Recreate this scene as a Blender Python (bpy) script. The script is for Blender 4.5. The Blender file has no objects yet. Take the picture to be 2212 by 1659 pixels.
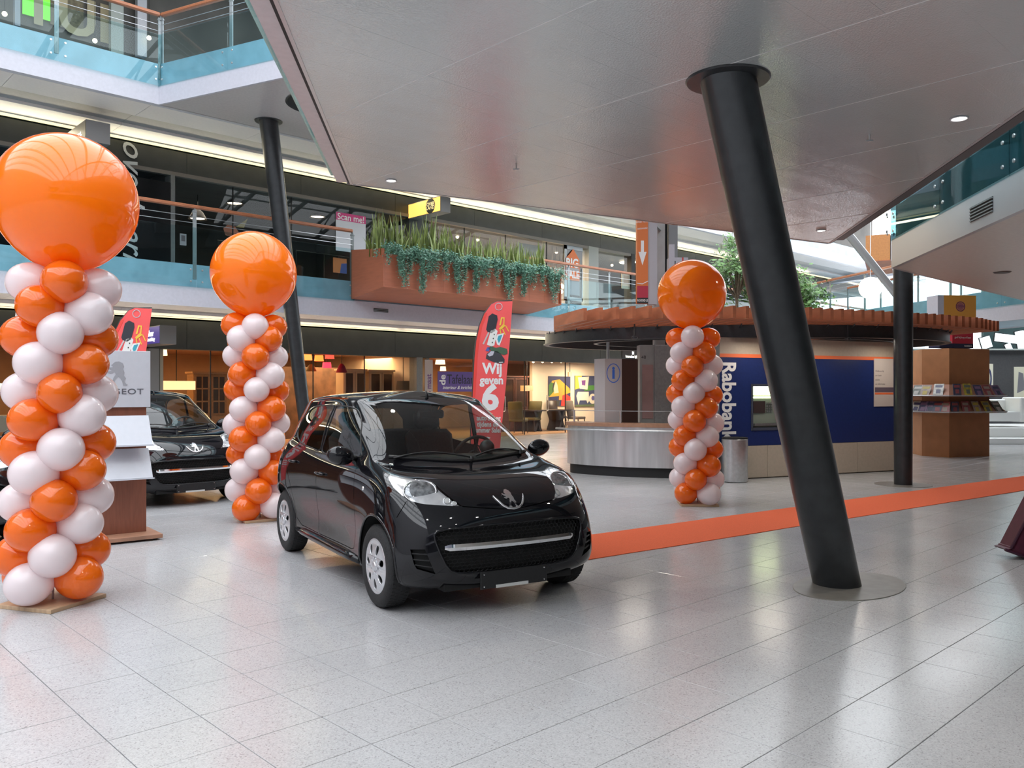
import bpy, bmesh, math, random
from mathutils import Vector, Matrix
from mathutils.bvhtree import BVHTree
from bpy_extras.object_utils import world_to_camera_view
random.seed(7)
D = bpy.data; SC = bpy.context.scene; COL = SC.collection
PI = math.pi
# ------------------------------------------------------------------ camera
F = 1800.0; CX = 1106.0; HY = 842.0; EYE = 1.5
TH = math.radians(46.46); CT, ST = math.cos(TH), math.sin(TH)
cam = D.cameras.new('camera'); camo = D.objects.new('camera', cam); COL.objects.link(camo)
camo.location = (0, 0, EYE); camo.rotation_euler = (PI/2, 0, TH - PI/2)
cam.sensor_width = 36; cam.lens = 36*F/2212; cam.shift_y = (HY-829.5)/2212
cam.clip_start = 0.05; cam.clip_end = 500
SC.camera = camo
# ------------------------------------------------------------------ world, light, exposure
SC.view_settings.view_transform = 'Standard'; SC.view_settings.look = 'None'
SC.view_settings.exposure = 0.5; SC.view_settings.gamma = 1.0
SC.view_settings.use_curve_mapping = False
world = D.worlds.new('overcast_sky'); SC.world = world; world.use_nodes = True
wn = world.node_tree; wn.nodes.clear()
bg = wn.nodes.new('ShaderNodeBackground'); wo = wn.nodes.new('ShaderNodeOutputWorld')
tc = wn.nodes.new('ShaderNodeTexCoord'); nz = wn.nodes.new('ShaderNodeTexNoise'); rp = wn.nodes.new('ShaderNodeValToRGB')
nz.inputs['Scale'].default_value = 2.0; nz.inputs['Detail'].default_value = 4
rp.color_ramp.elements[0].color = (0.82, 0.90, 1.0, 1); rp.color_ramp.elements[1].color = (1.0, 1.0, 1.0, 1)
wn.links.new(tc.outputs['Generated'], nz.inputs['Vector']); wn.links.new(nz.outputs['Fac'], rp.inputs['Fac'])
wn.links.new(rp.outputs['Color'], bg.inputs['Color']); bg.inputs['Strength'].default_value = 3.2
wn.links.new(bg.outputs[0], wo.inputs[0])
SC.cycles.max_bounces = 8; SC.cycles.diffuse_bounces = 4; SC.cycles.glossy_bounces = 4
SC.cycles.transmission_bounces = 6; SC.cycles.transparent_max_bounces = 16
SC.cycles.caustics_reflective = False; SC.cycles.caustics_refractive = False
SC.cycles.sample_clamp_indirect = 4.0
SC.cycles.use_denoising = True
# ------------------------------------------------------------------ geometry of the view: pixel -> place
def cf(X, d, h=0.0):            # camera frame (right, forward) -> world
    return Vector((X*ST + d*CT, -X*CT + d*ST, h))
def at_d(px, py, d): return cf((px-CX)/F*d, d, EYE - (py-HY)/F*d)
def at_h(px, py, h):
    d = (h-EYE)*F/(HY-py); return cf((px-CX)/F*d, d, h)
def flr(px, py): return at_h(px, py, 0.0)
def at_v(px, py, v):            # on the plane world y = v
    d = v/(ST - CT*(px-CX)/F); return at_d(px, py, d)
def at_u(px, py, u):
    d = u/(CT + ST*(px-CX)/F); return at_d(px, py, d)
def u_at(px, v): return at_v(px, HY, v).x
def h_at(px, py, v): return at_v(px, py, v).z
# ------------------------------------------------------------------ materials
MATS = {}
def mat(name, color, rough=0.5, metal=0.0, noise=0.0, nscale=20.0, bump=0.0, bscale=None, emis=None, estr=0.0,
        coat=0.0, spec=None, sss=0.0, trans=0.0, stretch=None):
    if name in MATS: return MATS[name]
    m = D.materials.new(name); m.use_nodes = True; nt = m.node_tree
    b = nt.nodes['Principled BSDF']
    b.inputs['Base Color'].default_value = (*color, 1); b.inputs['Roughness'].default_value = rough
    b.inputs['Metallic'].default_value = metal; b.inputs['Coat Weight'].default_value = coat
    b.inputs['Coat Roughness'].default_value = 0.03
    if spec is not None: b.inputs['Specular IOR Level'].default_value = spec
    if sss:
        b.inputs['Subsurface Weight'].default_value = sss; b.inputs['Subsurface Radius'].default_value = (0.1, 0.05, 0.03)
    if trans: b.inputs['Transmission Weight'].default_value = trans
    if emis: b.inputs['Emission Color'].default_value = (*emis, 1); b.inputs['Emission Strength'].default_value = estr
    t = nt.nodes.new('ShaderNodeTexCoord'); mp = nt.nodes.new('ShaderNodeMapping')
    nt.links.new(t.outputs['Object'], mp.inputs['Vector'])
    if stretch: mp.inputs['Scale'].default_value = stretch
    n = nt.nodes.new('ShaderNodeTexNoise'); n.inputs['Scale'].default_value = nscale; n.inputs['Detail'].default_value = 3
    nt.links.new(mp.outputs[0], n.inputs['Vector'])
    r = nt.nodes.new('ShaderNodeValToRGB'); k = noise
    r.color_ramp.elements[0].position = 0.3; r.color_ramp.elements[1].position = 0.7
    r.color_ramp.elements[0].color = (*[c*(1-k) for c in color], 1)
    r.color_ramp.elements[1].color = (*[min(1, c*(1+k)) for c in color], 1)
    nt.links.new(n.outputs['Fac'], r.inputs['Fac']); nt.links.new(r.outputs['Color'], b.inputs['Base Color'])
    if bump:
        n2 = nt.nodes.new('ShaderNodeTexNoise'); n2.inputs['Scale'].default_value = bscale or nscale*4
        nt.links.new(mp.outputs[0], n2.inputs['Vector'])
        bp = nt.nodes.new('ShaderNodeBump'); bp.inputs['Strength'].default_value = bump; bp.inputs['Distance'].default_value = 0.01
        nt.links.new(n2.outputs['Fac'], bp.inputs['Height']); nt.links.new(bp.outputs[0], b.inputs['Normal'])
    MATS[name] = m; return m
def glass_mat(name, tint, ior=1.5, rough=0.0, body=None, bodyfac=0.0):
    if name in MATS: return MATS[name]
    m = D.materials.new(name); m.use_nodes = True; nt = m.node_tree; nt.nodes.clear()
    o = nt.nodes.new('ShaderNodeOutputMaterial'); tr = nt.nodes.new('ShaderNodeBsdfTransparent'); tr.inputs[0].default_value = (*tint, 1)
    gl = nt.nodes.new('ShaderNodeBsdfGlossy'); gl.inputs['Roughness'].default_value = rough; gl.inputs[0].default_value = (1, 1, 1, 1)
    fr = nt.nodes.new('ShaderNodeFresnel'); fr.inputs[0].default_value = ior
    geo = nt.nodes.new('ShaderNodeNewGeometry'); mx = nt.nodes.new('ShaderNodeMixShader')
    # keep the Fresnel of the outside on both faces of a thin pane
    ml = nt.nodes.new('ShaderNodeMath'); ml.operation = 'MULTIPLY_ADD'; ml.inputs[1].default_value = (1/ior-ior); ml.inputs[2].default_value = ior
    nt.links.new(geo.outputs['Backfacing'], ml.inputs[0]); nt.links.new(ml.outputs[0], fr.inputs[0])
    base = tr
    if body:
        df = nt.nodes.new('ShaderNodeBsdfDiffuse'); df.inputs[0].default_value = (*body, 1)
        m0 = nt.nodes.new('ShaderNodeMixShader'); m0.inputs[0].default_value = bodyfac
        nt.links.new(tr.outputs[0], m0.inputs[1]); nt.links.new(df.outputs[0], m0.inputs[2]); base = m0
    nt.links.new(fr.outputs[0], mx.inputs[0]); nt.links.new(base.outputs[0], mx.inputs[1]); nt.links.new(gl.outputs[0], mx.inputs[2])
    nt.links.new(mx.outputs[0], o.inputs[0]); MATS[name] = m; return m
def emit(name, color, s): return mat(name, color, 0.5, emis=color, estr=s)
# ------------------------------------------------------------------ object helpers
def link(o): COL.objects.link(o); return o
def tag(o, label=None, cat=None, group=None, kind=None):
    if label: o['label'] = label
    if cat: o['category'] = cat
    if group: o['group'] = group
    if kind: o['kind'] = kind
    return o
def empty(name, loc=(0, 0, 0), rz=0.0, label=None, cat=None, group=None, rot=None):
    o = D.objects.new(name, None); link(o); o.location = loc; o.rotation_euler = rot or (0, 0, rz); o.empty_display_size = 0.1
    return tag(o, label, cat, group)
def mob(name, me, parent=None, m=None):
    if m is not None and not me.materials: me.materials.append(m)
    o = D.objects.new(name, me); link(o)
    if parent is not None: o.parent = parent
    return o
def bmo(name, bm, m, parent=None, smooth=False, mats=None):
    me = D.meshes.new(name); bm.normal_update(); bm.to_mesh(me); bm.free()
    if smooth:
        for p in me.polygons: p.use_smooth = True
        if smooth != True: me.set_sharp_from_angle(angle=smooth)
    for mm in (mats or [m]): me.materials.append(mm)
    return mob(name, me, parent)
def copy_tree(o, parent=None):
    c = o.copy(); link(c)
    if parent is not None: c.parent = parent
    for ch in list(o.children): copy_tree(ch, c)
    return c
def box(bm, x0, x1, y0, y1, z0, z1, bev=0.0, mi=0):
    vs = [bm.verts.new((x, y, z)) for z in (z0, z1) for y in (y0, y1) for x in (x0, x1)]
    fs = [bm.faces.new([vs[i] for i in q]) for q in ((0, 2, 3, 1), (4, 5, 7, 6), (0, 1, 5, 4), (2, 6, 7, 3), (0, 4, 6, 2), (1, 3, 7, 5))]
    for f in fs: f.material_index = mi
    if bev:
        es = set(e for f in fs for e in f.edges)
        bmesh.ops.bevel(bm, geom=list(es), offset=bev, segments=2, affect='EDGES', profile=0.5)
def obox(bm, c, ax, ay, az, sx, sy, sz, mi=0, bev=0.0):   # box centred at c with axes and full sizes
    c = Vector(c); ax, ay, az = Vector(ax).normalized(), Vector(ay).normalized(), Vector(az).normalized()
    vs = [bm.verts.new(c + ax*sx*i/2 + ay*sy*j/2 + az*sz*k/2) for k in (-1, 1) for j in (-1, 1) for i in (-1, 1)]
    fs = [bm.faces.new([vs[i] for i in q]) for q in ((0, 2, 3, 1), (4, 5, 7, 6), (0, 1, 5, 4), (2, 6, 7, 3), (0, 4, 6, 2), (1, 3, 7, 5))]
    for f in fs: f.material_index = mi
    if bev:
        es = set(e for f in fs for e in f.edges)
        bmesh.ops.bevel(bm, geom=list(es), offset=bev, segments=1, affect='EDGES')
def tube(bm, pts, r, n=8, closed=False, caps=True, mi=0):
    pts = [Vector(p) for p in pts]; rs = r if isinstance(r, (list, tuple)) else [r]*len(pts)
    rings = []; up = None
    for i, p in enumerate(pts):
        a = pts[i-1] if (i > 0 or closed) else p; b = pts[(i+1) % len(pts)] if (i < len(pts)-1 or closed) else p
        t = (b-a).normalized()
        if up is None:
            up = t.orthogonal().normalized()
        up = (up - t*up.dot(t)).normalized(); s = t.cross(up)
        rings.append([bm.verts.new(p + (up*math.cos(2*PI*k/n) + s*math.sin(2*PI*k/n))*rs[i]) for k in range(n)])
    m = len(rings)
    for i in range(m if closed else m-1):
        A, B = rings[i], rings[(i+1) % m]
        for k in range(n):
            f = bm.faces.new((A[k], A[(k+1) % n], B[(k+1) % n], B[k])); f.material_index = mi
    if caps and not closed:
        bm.faces.new(rings[0][::-1]).material_index = mi; bm.faces.new(rings[-1]).material_index = mi
def lathe(bm, prof, n=32, mi=0, mtx=None):          # prof of (r, z) around z
    rings = []
    for r, z in prof:
        if r < 1e-6: rings.append([bm.verts.new((0, 0, z))])
        else: rings.append([bm.verts.new((r*math.cos(2*PI*k/n), r*math.sin(2*PI*k/n), z)) for k in range(n)])
    for A, B in zip(rings, rings[1:]):
        for k in range(n):
            k2 = (k+1) % n
            if len(A) == 1 and len(B) == 1: continue
            if len(A) == 1: f = bm.faces.new((A[0], B[k2], B[k]))
            elif len(B) == 1: f = bm.faces.new((A[k], A[k2], B[0]))
            else: f = bm.faces.new((A[k], A[k2], B[k2], B[k]))
            f.material_index = mi
    if mtx is not None:
        for R in rings:
            for v in R: v.co = mtx @ v.co
def prism(bm, pts, d, mi=0):                        # closed polygon (3D points) pushed along vector d
    d = Vector(d); A = [bm.verts.new(Vector(p)) for p in pts]; B = [bm.verts.new(Vector(p)+d) for p in pts]
    n = len(A)
    fs = [bm.faces.new(A[::-1]), bm.faces.new(B)] + [bm.faces.new((A[i], A[(i+1) % n], B[(i+1) % n], B[i])) for i in range(n)]
    for f in fs: f.material_index = mi
    return fs
def frame(origin, right, up):                       # matrix mapping local xy to a plane
    r = Vector(right).normalized(); u = Vector(up).normalized(); n = r.cross(u)
    m = Matrix((( r.x, u.x, n.x, origin[0]), (r.y, u.y, n.y, origin[1]), (r.z, u.z, n.z, origin[2]), (0, 0, 0, 1)))
    return m
def conv(cu_data, name):
    o = D.objects.new('tmp', cu_data); link(o)
    bpy.context.view_layer.update()
    me = D.meshes.new_from_object(o.evaluated_get(bpy.context.evaluated_depsgraph_get()))
    D.objects.remove(o); me.name = name; return me
def text_mesh(s, size, depth=0.004, bold=0.0, align='CENTER', shear=0.0, sx=1.0, name='lettering', spacing=1.0):
    c = D.curves.new('t', 'FONT'); c.body = s; c.size = size; c.extrude = depth; c.offset = bold
    c.align_x = align; c.align_y = 'CENTER'; c.shear = shear; c.resolution_u = 3; c.space_character = spacing
    me = conv(c, name)
    if sx != 1.0:
        for v in me.vertices: v.co.x *= sx
    return me
def shape_mesh(loops, depth=0.004, name='emblem', bevel=0.0):
    c = D.curves.new('s', 'CURVE'); c.dimensions = '2D'; c.fill_mode = 'BOTH'; c.extrude = depth; c.bevel_depth = bevel; c.bevel_resolution = 1
    for lp in loops:
        s = c.splines.new('POLY'); s.points.add(len(lp)-1); s.use_cyclic_u = True
        for i, (x, y) in enumerate(lp): s.points[i].co = (x, y, 0, 1)
    return conv(c, name)
def put(name, me, m, mtx, parent=None):
    me.materials.clear(); me.materials.append(m); o = mob(name, me, parent)
    if parent is not None: bpy.context.view_layer.update(); o.matrix_local = parent.matrix_world.inverted() @ mtx
    else: o.matrix_world = mtx
    return o
def ring_pts(cx, cy, rx, ry, n, a0=0.0): return [(cx+rx*math.cos(a0+2*PI*k/n), cy+ry*math.sin(a0+2*PI*k/n)) for k in range(n)]
# the rampant lion mark, about one unit high
LION = [[(-.10,.50),(.06,.52),(.20,.44),(.26,.30),(.22,.20),(.27,.05),(.25,-.08),(.33,-.20),(.26,-.30),(.33,-.43),(.40,-.45),(.38,-.50),(.22,-.50),(.18,-.32),(.10,-.18),(.02,-.12),(-.08,-.24),(-.14,-.40),(-.08,-.45),(-.10,-.50),(-.28,-.50),(-.28,-.44),(-.22,-.38),(-.16,-.18),(-.06,-.02),(-.12,.06),(-.28,.0),(-.40,.04),(-.42,.10),(-.30,.10),(-.20,.16),(-.38,.20),(-.46,.28),(-.40,.32),(-.28,.26),(-.16,.28),(-.24,.36),(-.18,.42)]]
# ================================================================== the setting
VE, VS = 16.8, 19.6
floor_m = mat('pale_terrazzo', (0.50, 0.50, 0.51), 0.20, noise=0.0)
def terrazzo(m, per_tile=True):
    nt = m.node_tree; b = nt.nodes['Principled BSDF']; t = nt.nodes.new('ShaderNodeTexCoord'); geo = nt.nodes.new('ShaderNodeNewGeometry')
    vo = nt.nodes.new('ShaderNodeTexVoronoi'); vo.inputs['Scale'].default_value = 170
    r = nt.nodes.new('ShaderNodeValToRGB'); e = r.color_ramp.elements
    e[0].position = 0.0; e[0].color = (.30, .29, .29, 1); e[1].position = .07; e[1].color = (.43, .43, .44, 1)
    e2 = e.new(.45); e2.color = (.48, .48, .49, 1); e3 = e.new(.85); e3.color = (.53, .53, .54, 1)
    sp = nt.nodes.new('ShaderNodeSeparateColor'); nt.links.new(geo.outputs['Position'], vo.inputs['Vector']); nt.links.new(vo.outputs['Color'], sp.inputs[0])
    nt.links.new(sp.outputs[0], r.inputs[0])
    mp = nt.nodes.new('ShaderNodeMapping'); mp.inputs['Scale'].default_value = (.45, .45, .45); nt.links.new(geo.outputs['Position'], mp.inputs[0])
    n = nt.nodes.new('ShaderNodeTexNoise'); n.inputs['Scale'].default_value = 3; nt.links.new(mp.outputs[0], n.inputs[0])
    mr = nt.nodes.new('ShaderNodeMapRange'); mr.inputs[3].default_value = .92; mr.inputs[4].default_value = 1.08; nt.links.new(n.outputs[0], mr.inputs[0])
    mx = nt.nodes.new('ShaderNodeMix'); mx.data_type = 'RGBA'; mx.blend_type = 'MULTIPLY'; mx.inputs[0].default_value = 1
    cb = nt.nodes.new('ShaderNodeCombineColor')
    for i in range(3): nt.links.new(mr.outputs[0], cb.inputs[i])
    nt.links.new(r.outputs[0], mx.inputs[6]); nt.links.new(cb.outputs[0], mx.inputs[7]); nt.links.new(mx.outputs[2], b.inputs['Base Color'])
    mr2 = nt.nodes.new('ShaderNodeMapRange'); mr2.inputs[3].default_value = .13; mr2.inputs[4].default_value = .24; nt.links.new(n.outputs[0], mr2.inputs[0]); nt.links.new(mr2.outputs[0], b.inputs['Roughness'])
terrazzo(floor_m)
grout = mat('dark_grout', (0.17, 0.165, 0.16), 0.6, noise=.2)
white_m = mat('white_fascia', (0.50, 0.50, 0.56), 0.35, noise=.04)
soffit_m = mat('beige_soffit', (0.74, 0.68, 0.66), 0.45, noise=.03, bump=.3, bscale=160)
soffit_dk = mat('grey_soffit', (0.42, 0.39, 0.38), 0.5, noise=.05)
soffit_lt = mat('light_soffit', (0.80, 0.75, 0.72), 0.45, noise=.03)
slab_blue = mat('blue_grey_slab_edge', (0.36, 0.52, 0.62), 0.35, noise=.12, nscale=3)
bulk = mat('dark_bulkhead', (0.036, 0.040, 0.038), 0.45, noise=.15, nscale=4)
glass = glass_mat('balustrade_glass', (0.80, 0.90, 0.91), 1.32)
shopglass = glass_mat('shop_glass', (0.93, 0.94, 0.93), 1.22)
wood_rail = mat('wooden_handrail', (0.36, 0.13, 0.06), 0.35, noise=.25, nscale=6, stretch=(1, 12, 12))
steel = mat('brushed_steel', (0.55, 0.56, 0.57), 0.30, .9, noise=.08)
greysteel = mat('grey_steel_post', (0.30, 0.33, 0.34), 0.4, .4, noise=.05)
ceil_m = mat('perforated_metal_ceiling', (0.51, 0.53, 0.53), 0.13, .28, noise=.02, nscale=2)
def wavy(m, s=1.3, k=.05):
    nt = m.node_tree; b = nt.nodes['Principled BSDF']; g = nt.nodes.new('ShaderNodeNewGeometry'); mp = nt.nodes.new('ShaderNodeMapping')
    mp.inputs['Scale'].default_value = (.5, 2.2, 1); n = nt.nodes.new('ShaderNodeTexNoise'); n.inputs['Scale'].default_value = s; n.inputs['Detail'].default_value = 1
    nt.links.new(g.outputs['Position'], mp.inputs[0]); nt.links.new(mp.outputs[0], n.inputs[0])
    v = nt.nodes.new('ShaderNodeTexVoronoi'); v.inputs['Scale'].default_value = 90; nt.links.new(g.outputs['Position'], v.inputs['Vector'])
    bp = nt.nodes.new('ShaderNodeBump'); bp.inputs['Strength'].default_value = k; bp.inputs['Distance'].default_value = .5; nt.links.new(n.outputs[0], bp.inputs['Height'])
    b2 = nt.nodes.new('ShaderNodeBump'); b2.inputs['Strength'].default_value = .25; b2.inputs['Distance'].default_value = .004; nt.links.new(v.outputs['Distance'], b2.inputs['Height'])
    nt.links.new(bp.outputs[0], b2.inputs['Normal']); nt.links.new(b2.outputs[0], b.inputs['Normal'])
wavy(ceil_m, 1.3, .016)
black_m = mat('black_gap', (0.008, 0.008, 0.009), .6)
column_m = mat('charcoal_column_paint', (0.036, 0.039, 0.042), 0.30, .3, noise=.15, nscale=10, bump=.05, bscale=90)
darkwall = mat('dark_shop_wall', (0.05, 0.048, 0.046), .6, noise=.3, nscale=2)
warmwall = mat('warm_shop_wall', (0.45, 0.27, 0.15), .7, noise=.12, nscale=2)
creamwall = mat('cream_shop_wall', (0.60, 0.52, 0.42), .7, noise=.06, nscale=2)
covelight = emit('cove_light', (1.0, 0.88, 0.50), .95)
greywall = mat('grey_wall', (0.32, 0.32, 0.32), .6, noise=.1, nscale=2)
# ---- floor: nearest 300 tiles one by one, the rest as one mesh
U0, TU, TV, V0 = 3.60, .40, .40, 1.77
bm = bmesh.new(); box(bm, -14, 60, -14, 30, -.30, -.008)
floor_o = bmo('floor', bm, grout); tag(floor_o, kind='structure')
tiles = []
for j in range(-32, 70):
    v = V0 + TV*(j+.5); off = U0
    for i in range(-42, 118):
        u = off + TU*(i+.5); d = u*CT + v*ST; X = u*ST - v*CT
        tiles.append((d if (d > 1.6 and abs(X) < d*.64+.6) else 900+abs(d), u, v))
tiles.sort()
def tile_bm(bm, u, v, jit=True):
    g = .0019; h = random.uniform(-.0004, .0004)
    x0, x1, y0, y1 = u-TU/2+g, u+TU/2-g, v-TV/2+g, v+TV/2-g
    z = h; b = .0012
    lo = [bm.verts.new(p) for p in ((x0, y0, -.008), (x1, y0, -.008), (x1, y1, -.008), (x0, y1, -.008))]
    mi = [bm.verts.new(p) for p in ((x0, y0, z-b), (x1, y0, z-b), (x1, y1, z-b), (x0, y1, z-b))]
    hi = [bm.verts.new(p) for p in ((x0+b, y0+b, z), (x1-b, y0+b, z), (x1-b, y1-b, z), (x0+b, y1-b, z))]
    bm.faces.new(hi)
    for A, B in ((lo, mi), (mi, hi)):
        for k in range(4): bm.faces.new((A[k], A[(k+1) % 4], B[(k+1) % 4], B[k]))
b0 = bmesh.new(); tile_bm(b0, 0, 0); tme = D.meshes.new('floor_tile'); b0.to_mesh(tme); b0.free(); tme.materials.append(floor_m)
for d, u, v in tiles[:298]:
    o = mob('floor_tile', tme, floor_o); o.location = (u, v, random.uniform(-.0004, .0004))
bm = bmesh.new()
for d, u, v in tiles[298:]:
    if v < 29 and -13 < u < 50: tile_bm(bm, u, v)
rest = bmo('floor_tiles_beyond', bm, floor_m, floor_o); tag(rest, kind='stuff')
# ---- helpers on the shop-front planes
def pbox(bm, px0, px1, z0, z1, v0, v1, vref=None, mi=0):
    vr = v0 if vref is None else vref
    a, b = u_at(px0, vr), u_at(px1, vr); box(bm, min(a, b), max(a, b), v0, v1, z0, z1, mi=mi)
def struct(name, bm, m, smooth=False): return tag(bmo(name, bm, m, smooth=smooth), kind='structure')
UA, UB = -13.0, 46.0
# ---- galleries on the left (two storeys), with soffit bands
def gallery(name, zf, zg, zt, zs, ua, ub):
    """zf fascia bottom, zg fascia top, zt slab top, zs soffit"""
    bm = bmesh.new(); box(bm, ua, ub, VE+.03, VS+6.5, zf+.12, zt); sl = struct(name, bm, slab_blue)
    bm = bmesh.new(); box(bm, ua, ub, VE-.02, VE+.12, zf, zg); bmo('fascia', bm, white_m, sl)
    n = int((ub-ua)/2.4)
    for (v0, v1, dz, m) in ((VE+.12, 17.8, 0, soffit_m), (17.8, 18.6, .05, soffit_dk), (18.6, 19.42, -.01, soffit_lt)):
        bmm = bmesh.new(); box(bmm, .003, 2.4-.003, v0+.004, v1-.004, zf+dz, zf+.12)
        me = D.meshes.new('soffit_panel'); bmm.to_mesh(me); bmm.free(); me.materials.append(m)
        for k in range(n):
            o = mob('soffit_panel', me, sl); o.location = (ua+2.4*k, 0, 0)
    bm = bmesh.new(); box(bm, ua, ub, 19.42, VS-.01, zf-.02, zf-.005); bmo('cove_light', bm, covelight, sl)
    return sl
g1 = gallery('trim_1', 3.20, 3.60, 4.06, 3.20, UA, UB)
g2 = gallery('trim_2', 7.15, 7.52, 7.97, 7.15, UA, UB)
bm = bmesh.new(); box(bm, UA, UB, VE, VS+6.5, 11.2, 11.6); struct('trim_3', bm, soffit_dk)
def row_lights(z, ulist, v, e, size):
    for u in ulist:
        l = D.lights.new('cove_lamp', 'AREA'); l.shape = 'RECTANGLE'; l.size = size; l.size_y = .08; l.energy = e; l.color = (1, .88, .62)
        o = D.objects.new('cove_lamp', l); link(o); o.location = (u, v, z); o.rotation_euler = (math.radians(-105), 0, 0)
row_lights(3.02, [2, 10, 18, 26, 34], 19.3, 20, 7.8); row_lights(6.97, [2, 10, 18, 26, 34], 19.3, 22, 7.8)
# ---- bulkheads and shop boxes
def bulkhead(name, z0, z1, hdr):
    bm = bmesh.new(); box(bm, UA, UB, VS, VS+.35, z0, z1); o = struct(name, bm, bulk)
    w = 3.0; n = int((UB-UA)/w); bmm = bmesh.new(); box(bmm, .004, w-.004, VS-.02, VS, z0, z1); me = D.meshes.new('cladding_panel'); bmm.to_mesh(me); bmm.free(); me.materials.append(bulk)
    for k in range(n):
        q = mob('cladding_panel', me, o); q.location = (UA+w*k, 0, 0)
    if hdr:
        bm = bmesh.new(); box(bm, UA, UB, VS-.03, VS+.1, z0-.09, z0); bmo('window_head', bm, mat('bronze_frame', (.16, .145, .13), .45), o)
    return o
bulkhead('wall_left', 2.45, 3.14, False); bulkhead('wall_left', 6.60, 7.09, True)
bm = bmesh.new(); box(bm, UA, UB, VS+6.4, VS+6.6, 0, 3.2); back0 = struct('wall_back', bm, warmwall)
bm = bmesh.new(); box(bm, UA, UB, VS+6.4, VS+6.6, 4.06, 7.1); struct('wall_back', bm, darkwall)
bm = bmesh.new(); box(bm, UA, UB, VS+.0, VS+.3, 7.97, 11.2); w2 = struct('wall_left', bm, mat('upper_shop_brown', (.10, .085, .07), .6, noise=.3, nscale=1))
bm = bmesh.new(); box(bm, UA, UB, VS+.1, VS+6.4, 2.60, 2.66); struct('ceiling', bm, mat('shop_ceiling_warm', (.40, .22, .13), .7))
bm = bmesh.new(); box(bm, UA, UB, VS+.1, VS+6.4, 6.68, 6.74); struct('ceiling', bm, darkwall)
bm = bmesh.new(); box(bm, UA, UB, VS+.02, VS+6.4, .0, .012); struct('floor', bm, mat('shop_wood_floor', (.34, .20, .11), .35, noise=.2, nscale=4))
# partition walls between the shops
bm = bmesh.new()
for px, z0, z1 in ((345, 0, 2.6), (925, 0, 2.6)): a = u_at(px, VS); box(bm, a, a+.12, VS+.1, VS+6.4, z0, z1)
struct('wall_partition', bm, creamwall)
bm = bmesh.new()
for px in (372, 925): a = u_at(px, VS); box(bm, a, a+.12, VS+.1, VS+6.4, 4.06, 6.7)
struct('wall_partition', bm, darkwall)
# cream wall in the furniture shop on the right, behind the paintings
bm = bmesh.new(); pbox(bm, 1150, 1420, 0, 2.6, VS+2.6, VS+2.75, VS+2.6); struct('wall_partition', bm, mat('gallery_cream', (.66, .58, .46), .7))
bm = bmesh.new(); box(bm, u_at(925, VS)+.3, u_at(1364, VS), VS+3.4, VS+3.6, 4.06, 6.68); struct('wall_partition', bm, mat('brown_upper_wall', (.22, .13, .08), .7, noise=.15, nscale=2))
# ---- piers between shop fronts
pier_m = mat('grey_pier', (.16, .165, .16), .5, noise=.1)
def pier(px0, px1, z0, z1, m=pier_m, lab=None):
    bm = bmesh.new(); pbox(bm, px0, px1, z0, z1, VS-.05, VS+.3, VS-.05); return struct('trim_pier', bm, m)
pier(321, 344, 0, 2.45, mat('light_grey_pier', (.20, .20, .20), .5)); pier(900, 913, 0, 2.45); pier(-120, -60, 0, 2.45)
pier(1400, 1422, 0, 2.45); pier(369, 378, 4.06, 6.52); pier(884, 916, 4.06, 6.60, bulk); pier(1272, 1293, 4.06, 6.6, mat('light_pier', (.30, .31, .29), .5)); pier(1364, 1372, 4.06, 6.6, black_m)
# shop windows
def shopwin(px0, px1, z0, z1, n=1, name='window_shop'):
    for k in range(n):
        a, b = px0+(px1-px0)*k/n, px0+(px1-px0)*(k+1)/n
        bm = bmesh.new(); x0, x1 = u_at(a, VS)+.01, u_at(b, VS)-.01; box(bm, x0, x1, VS+.05, VS+.06, z0, z1); o = struct(name, bm, shopglass)
        bm = bmesh.new(); box(bm, x0-.012, x0+.008, VS+.04, VS+.075, z0, z1); bmo('mullion', bm, blackplastic if 'blackplastic' in globals() else black_m, o)
shopwin(345, 900, .02, 2.45, 5); shopwin(913, 1135, .02, 2.45, 2); shopwin(1135, 1400, .02, 2.45, 3); shopwin(-60, 320, .02, 2.45, 3)
shopwin(378, 884, 4.08, 6.5, 4); shopwin(916, 1272, 4.08, 6.5, 4); shopwin(1293, 1364, 4.08, 6.5, 1)
# warm light inside the shops
def shoplamp(px, v, z, e, col=(1, .62, .30), size=1.5):
    l = D.lights.new('shop_lamp', 'AREA'); l.size = size; l.energy = e; l.color = col
    o = D.objects.new('shop_lamp', l); link(o); o.location = (u_at(px, v), v, z)
for px, e in ((100, 60), (250, 50), (430, 60), (580, 50), (720, 90), (830, 90), (960, 110), (1060, 90)): shoplamp(px, VS+2.6, 2.5, e)
for px, e in ((1180, 110), (1290, 120)): shoplamp(px, VS+1.3, 2.5, e, (1, .78, .55), 1.0)
for px, e in ((450, 14), (600, 14), (760, 20)): shoplamp(px, VS+2.5, 6.5, e, (1, .85, .7))
for px, e in ((1000, 170), (1130, 190), (1230, 170), (1330, 200)): shoplamp(px, VS+1.7, 6.5, e, (1, .70, .46))
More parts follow.
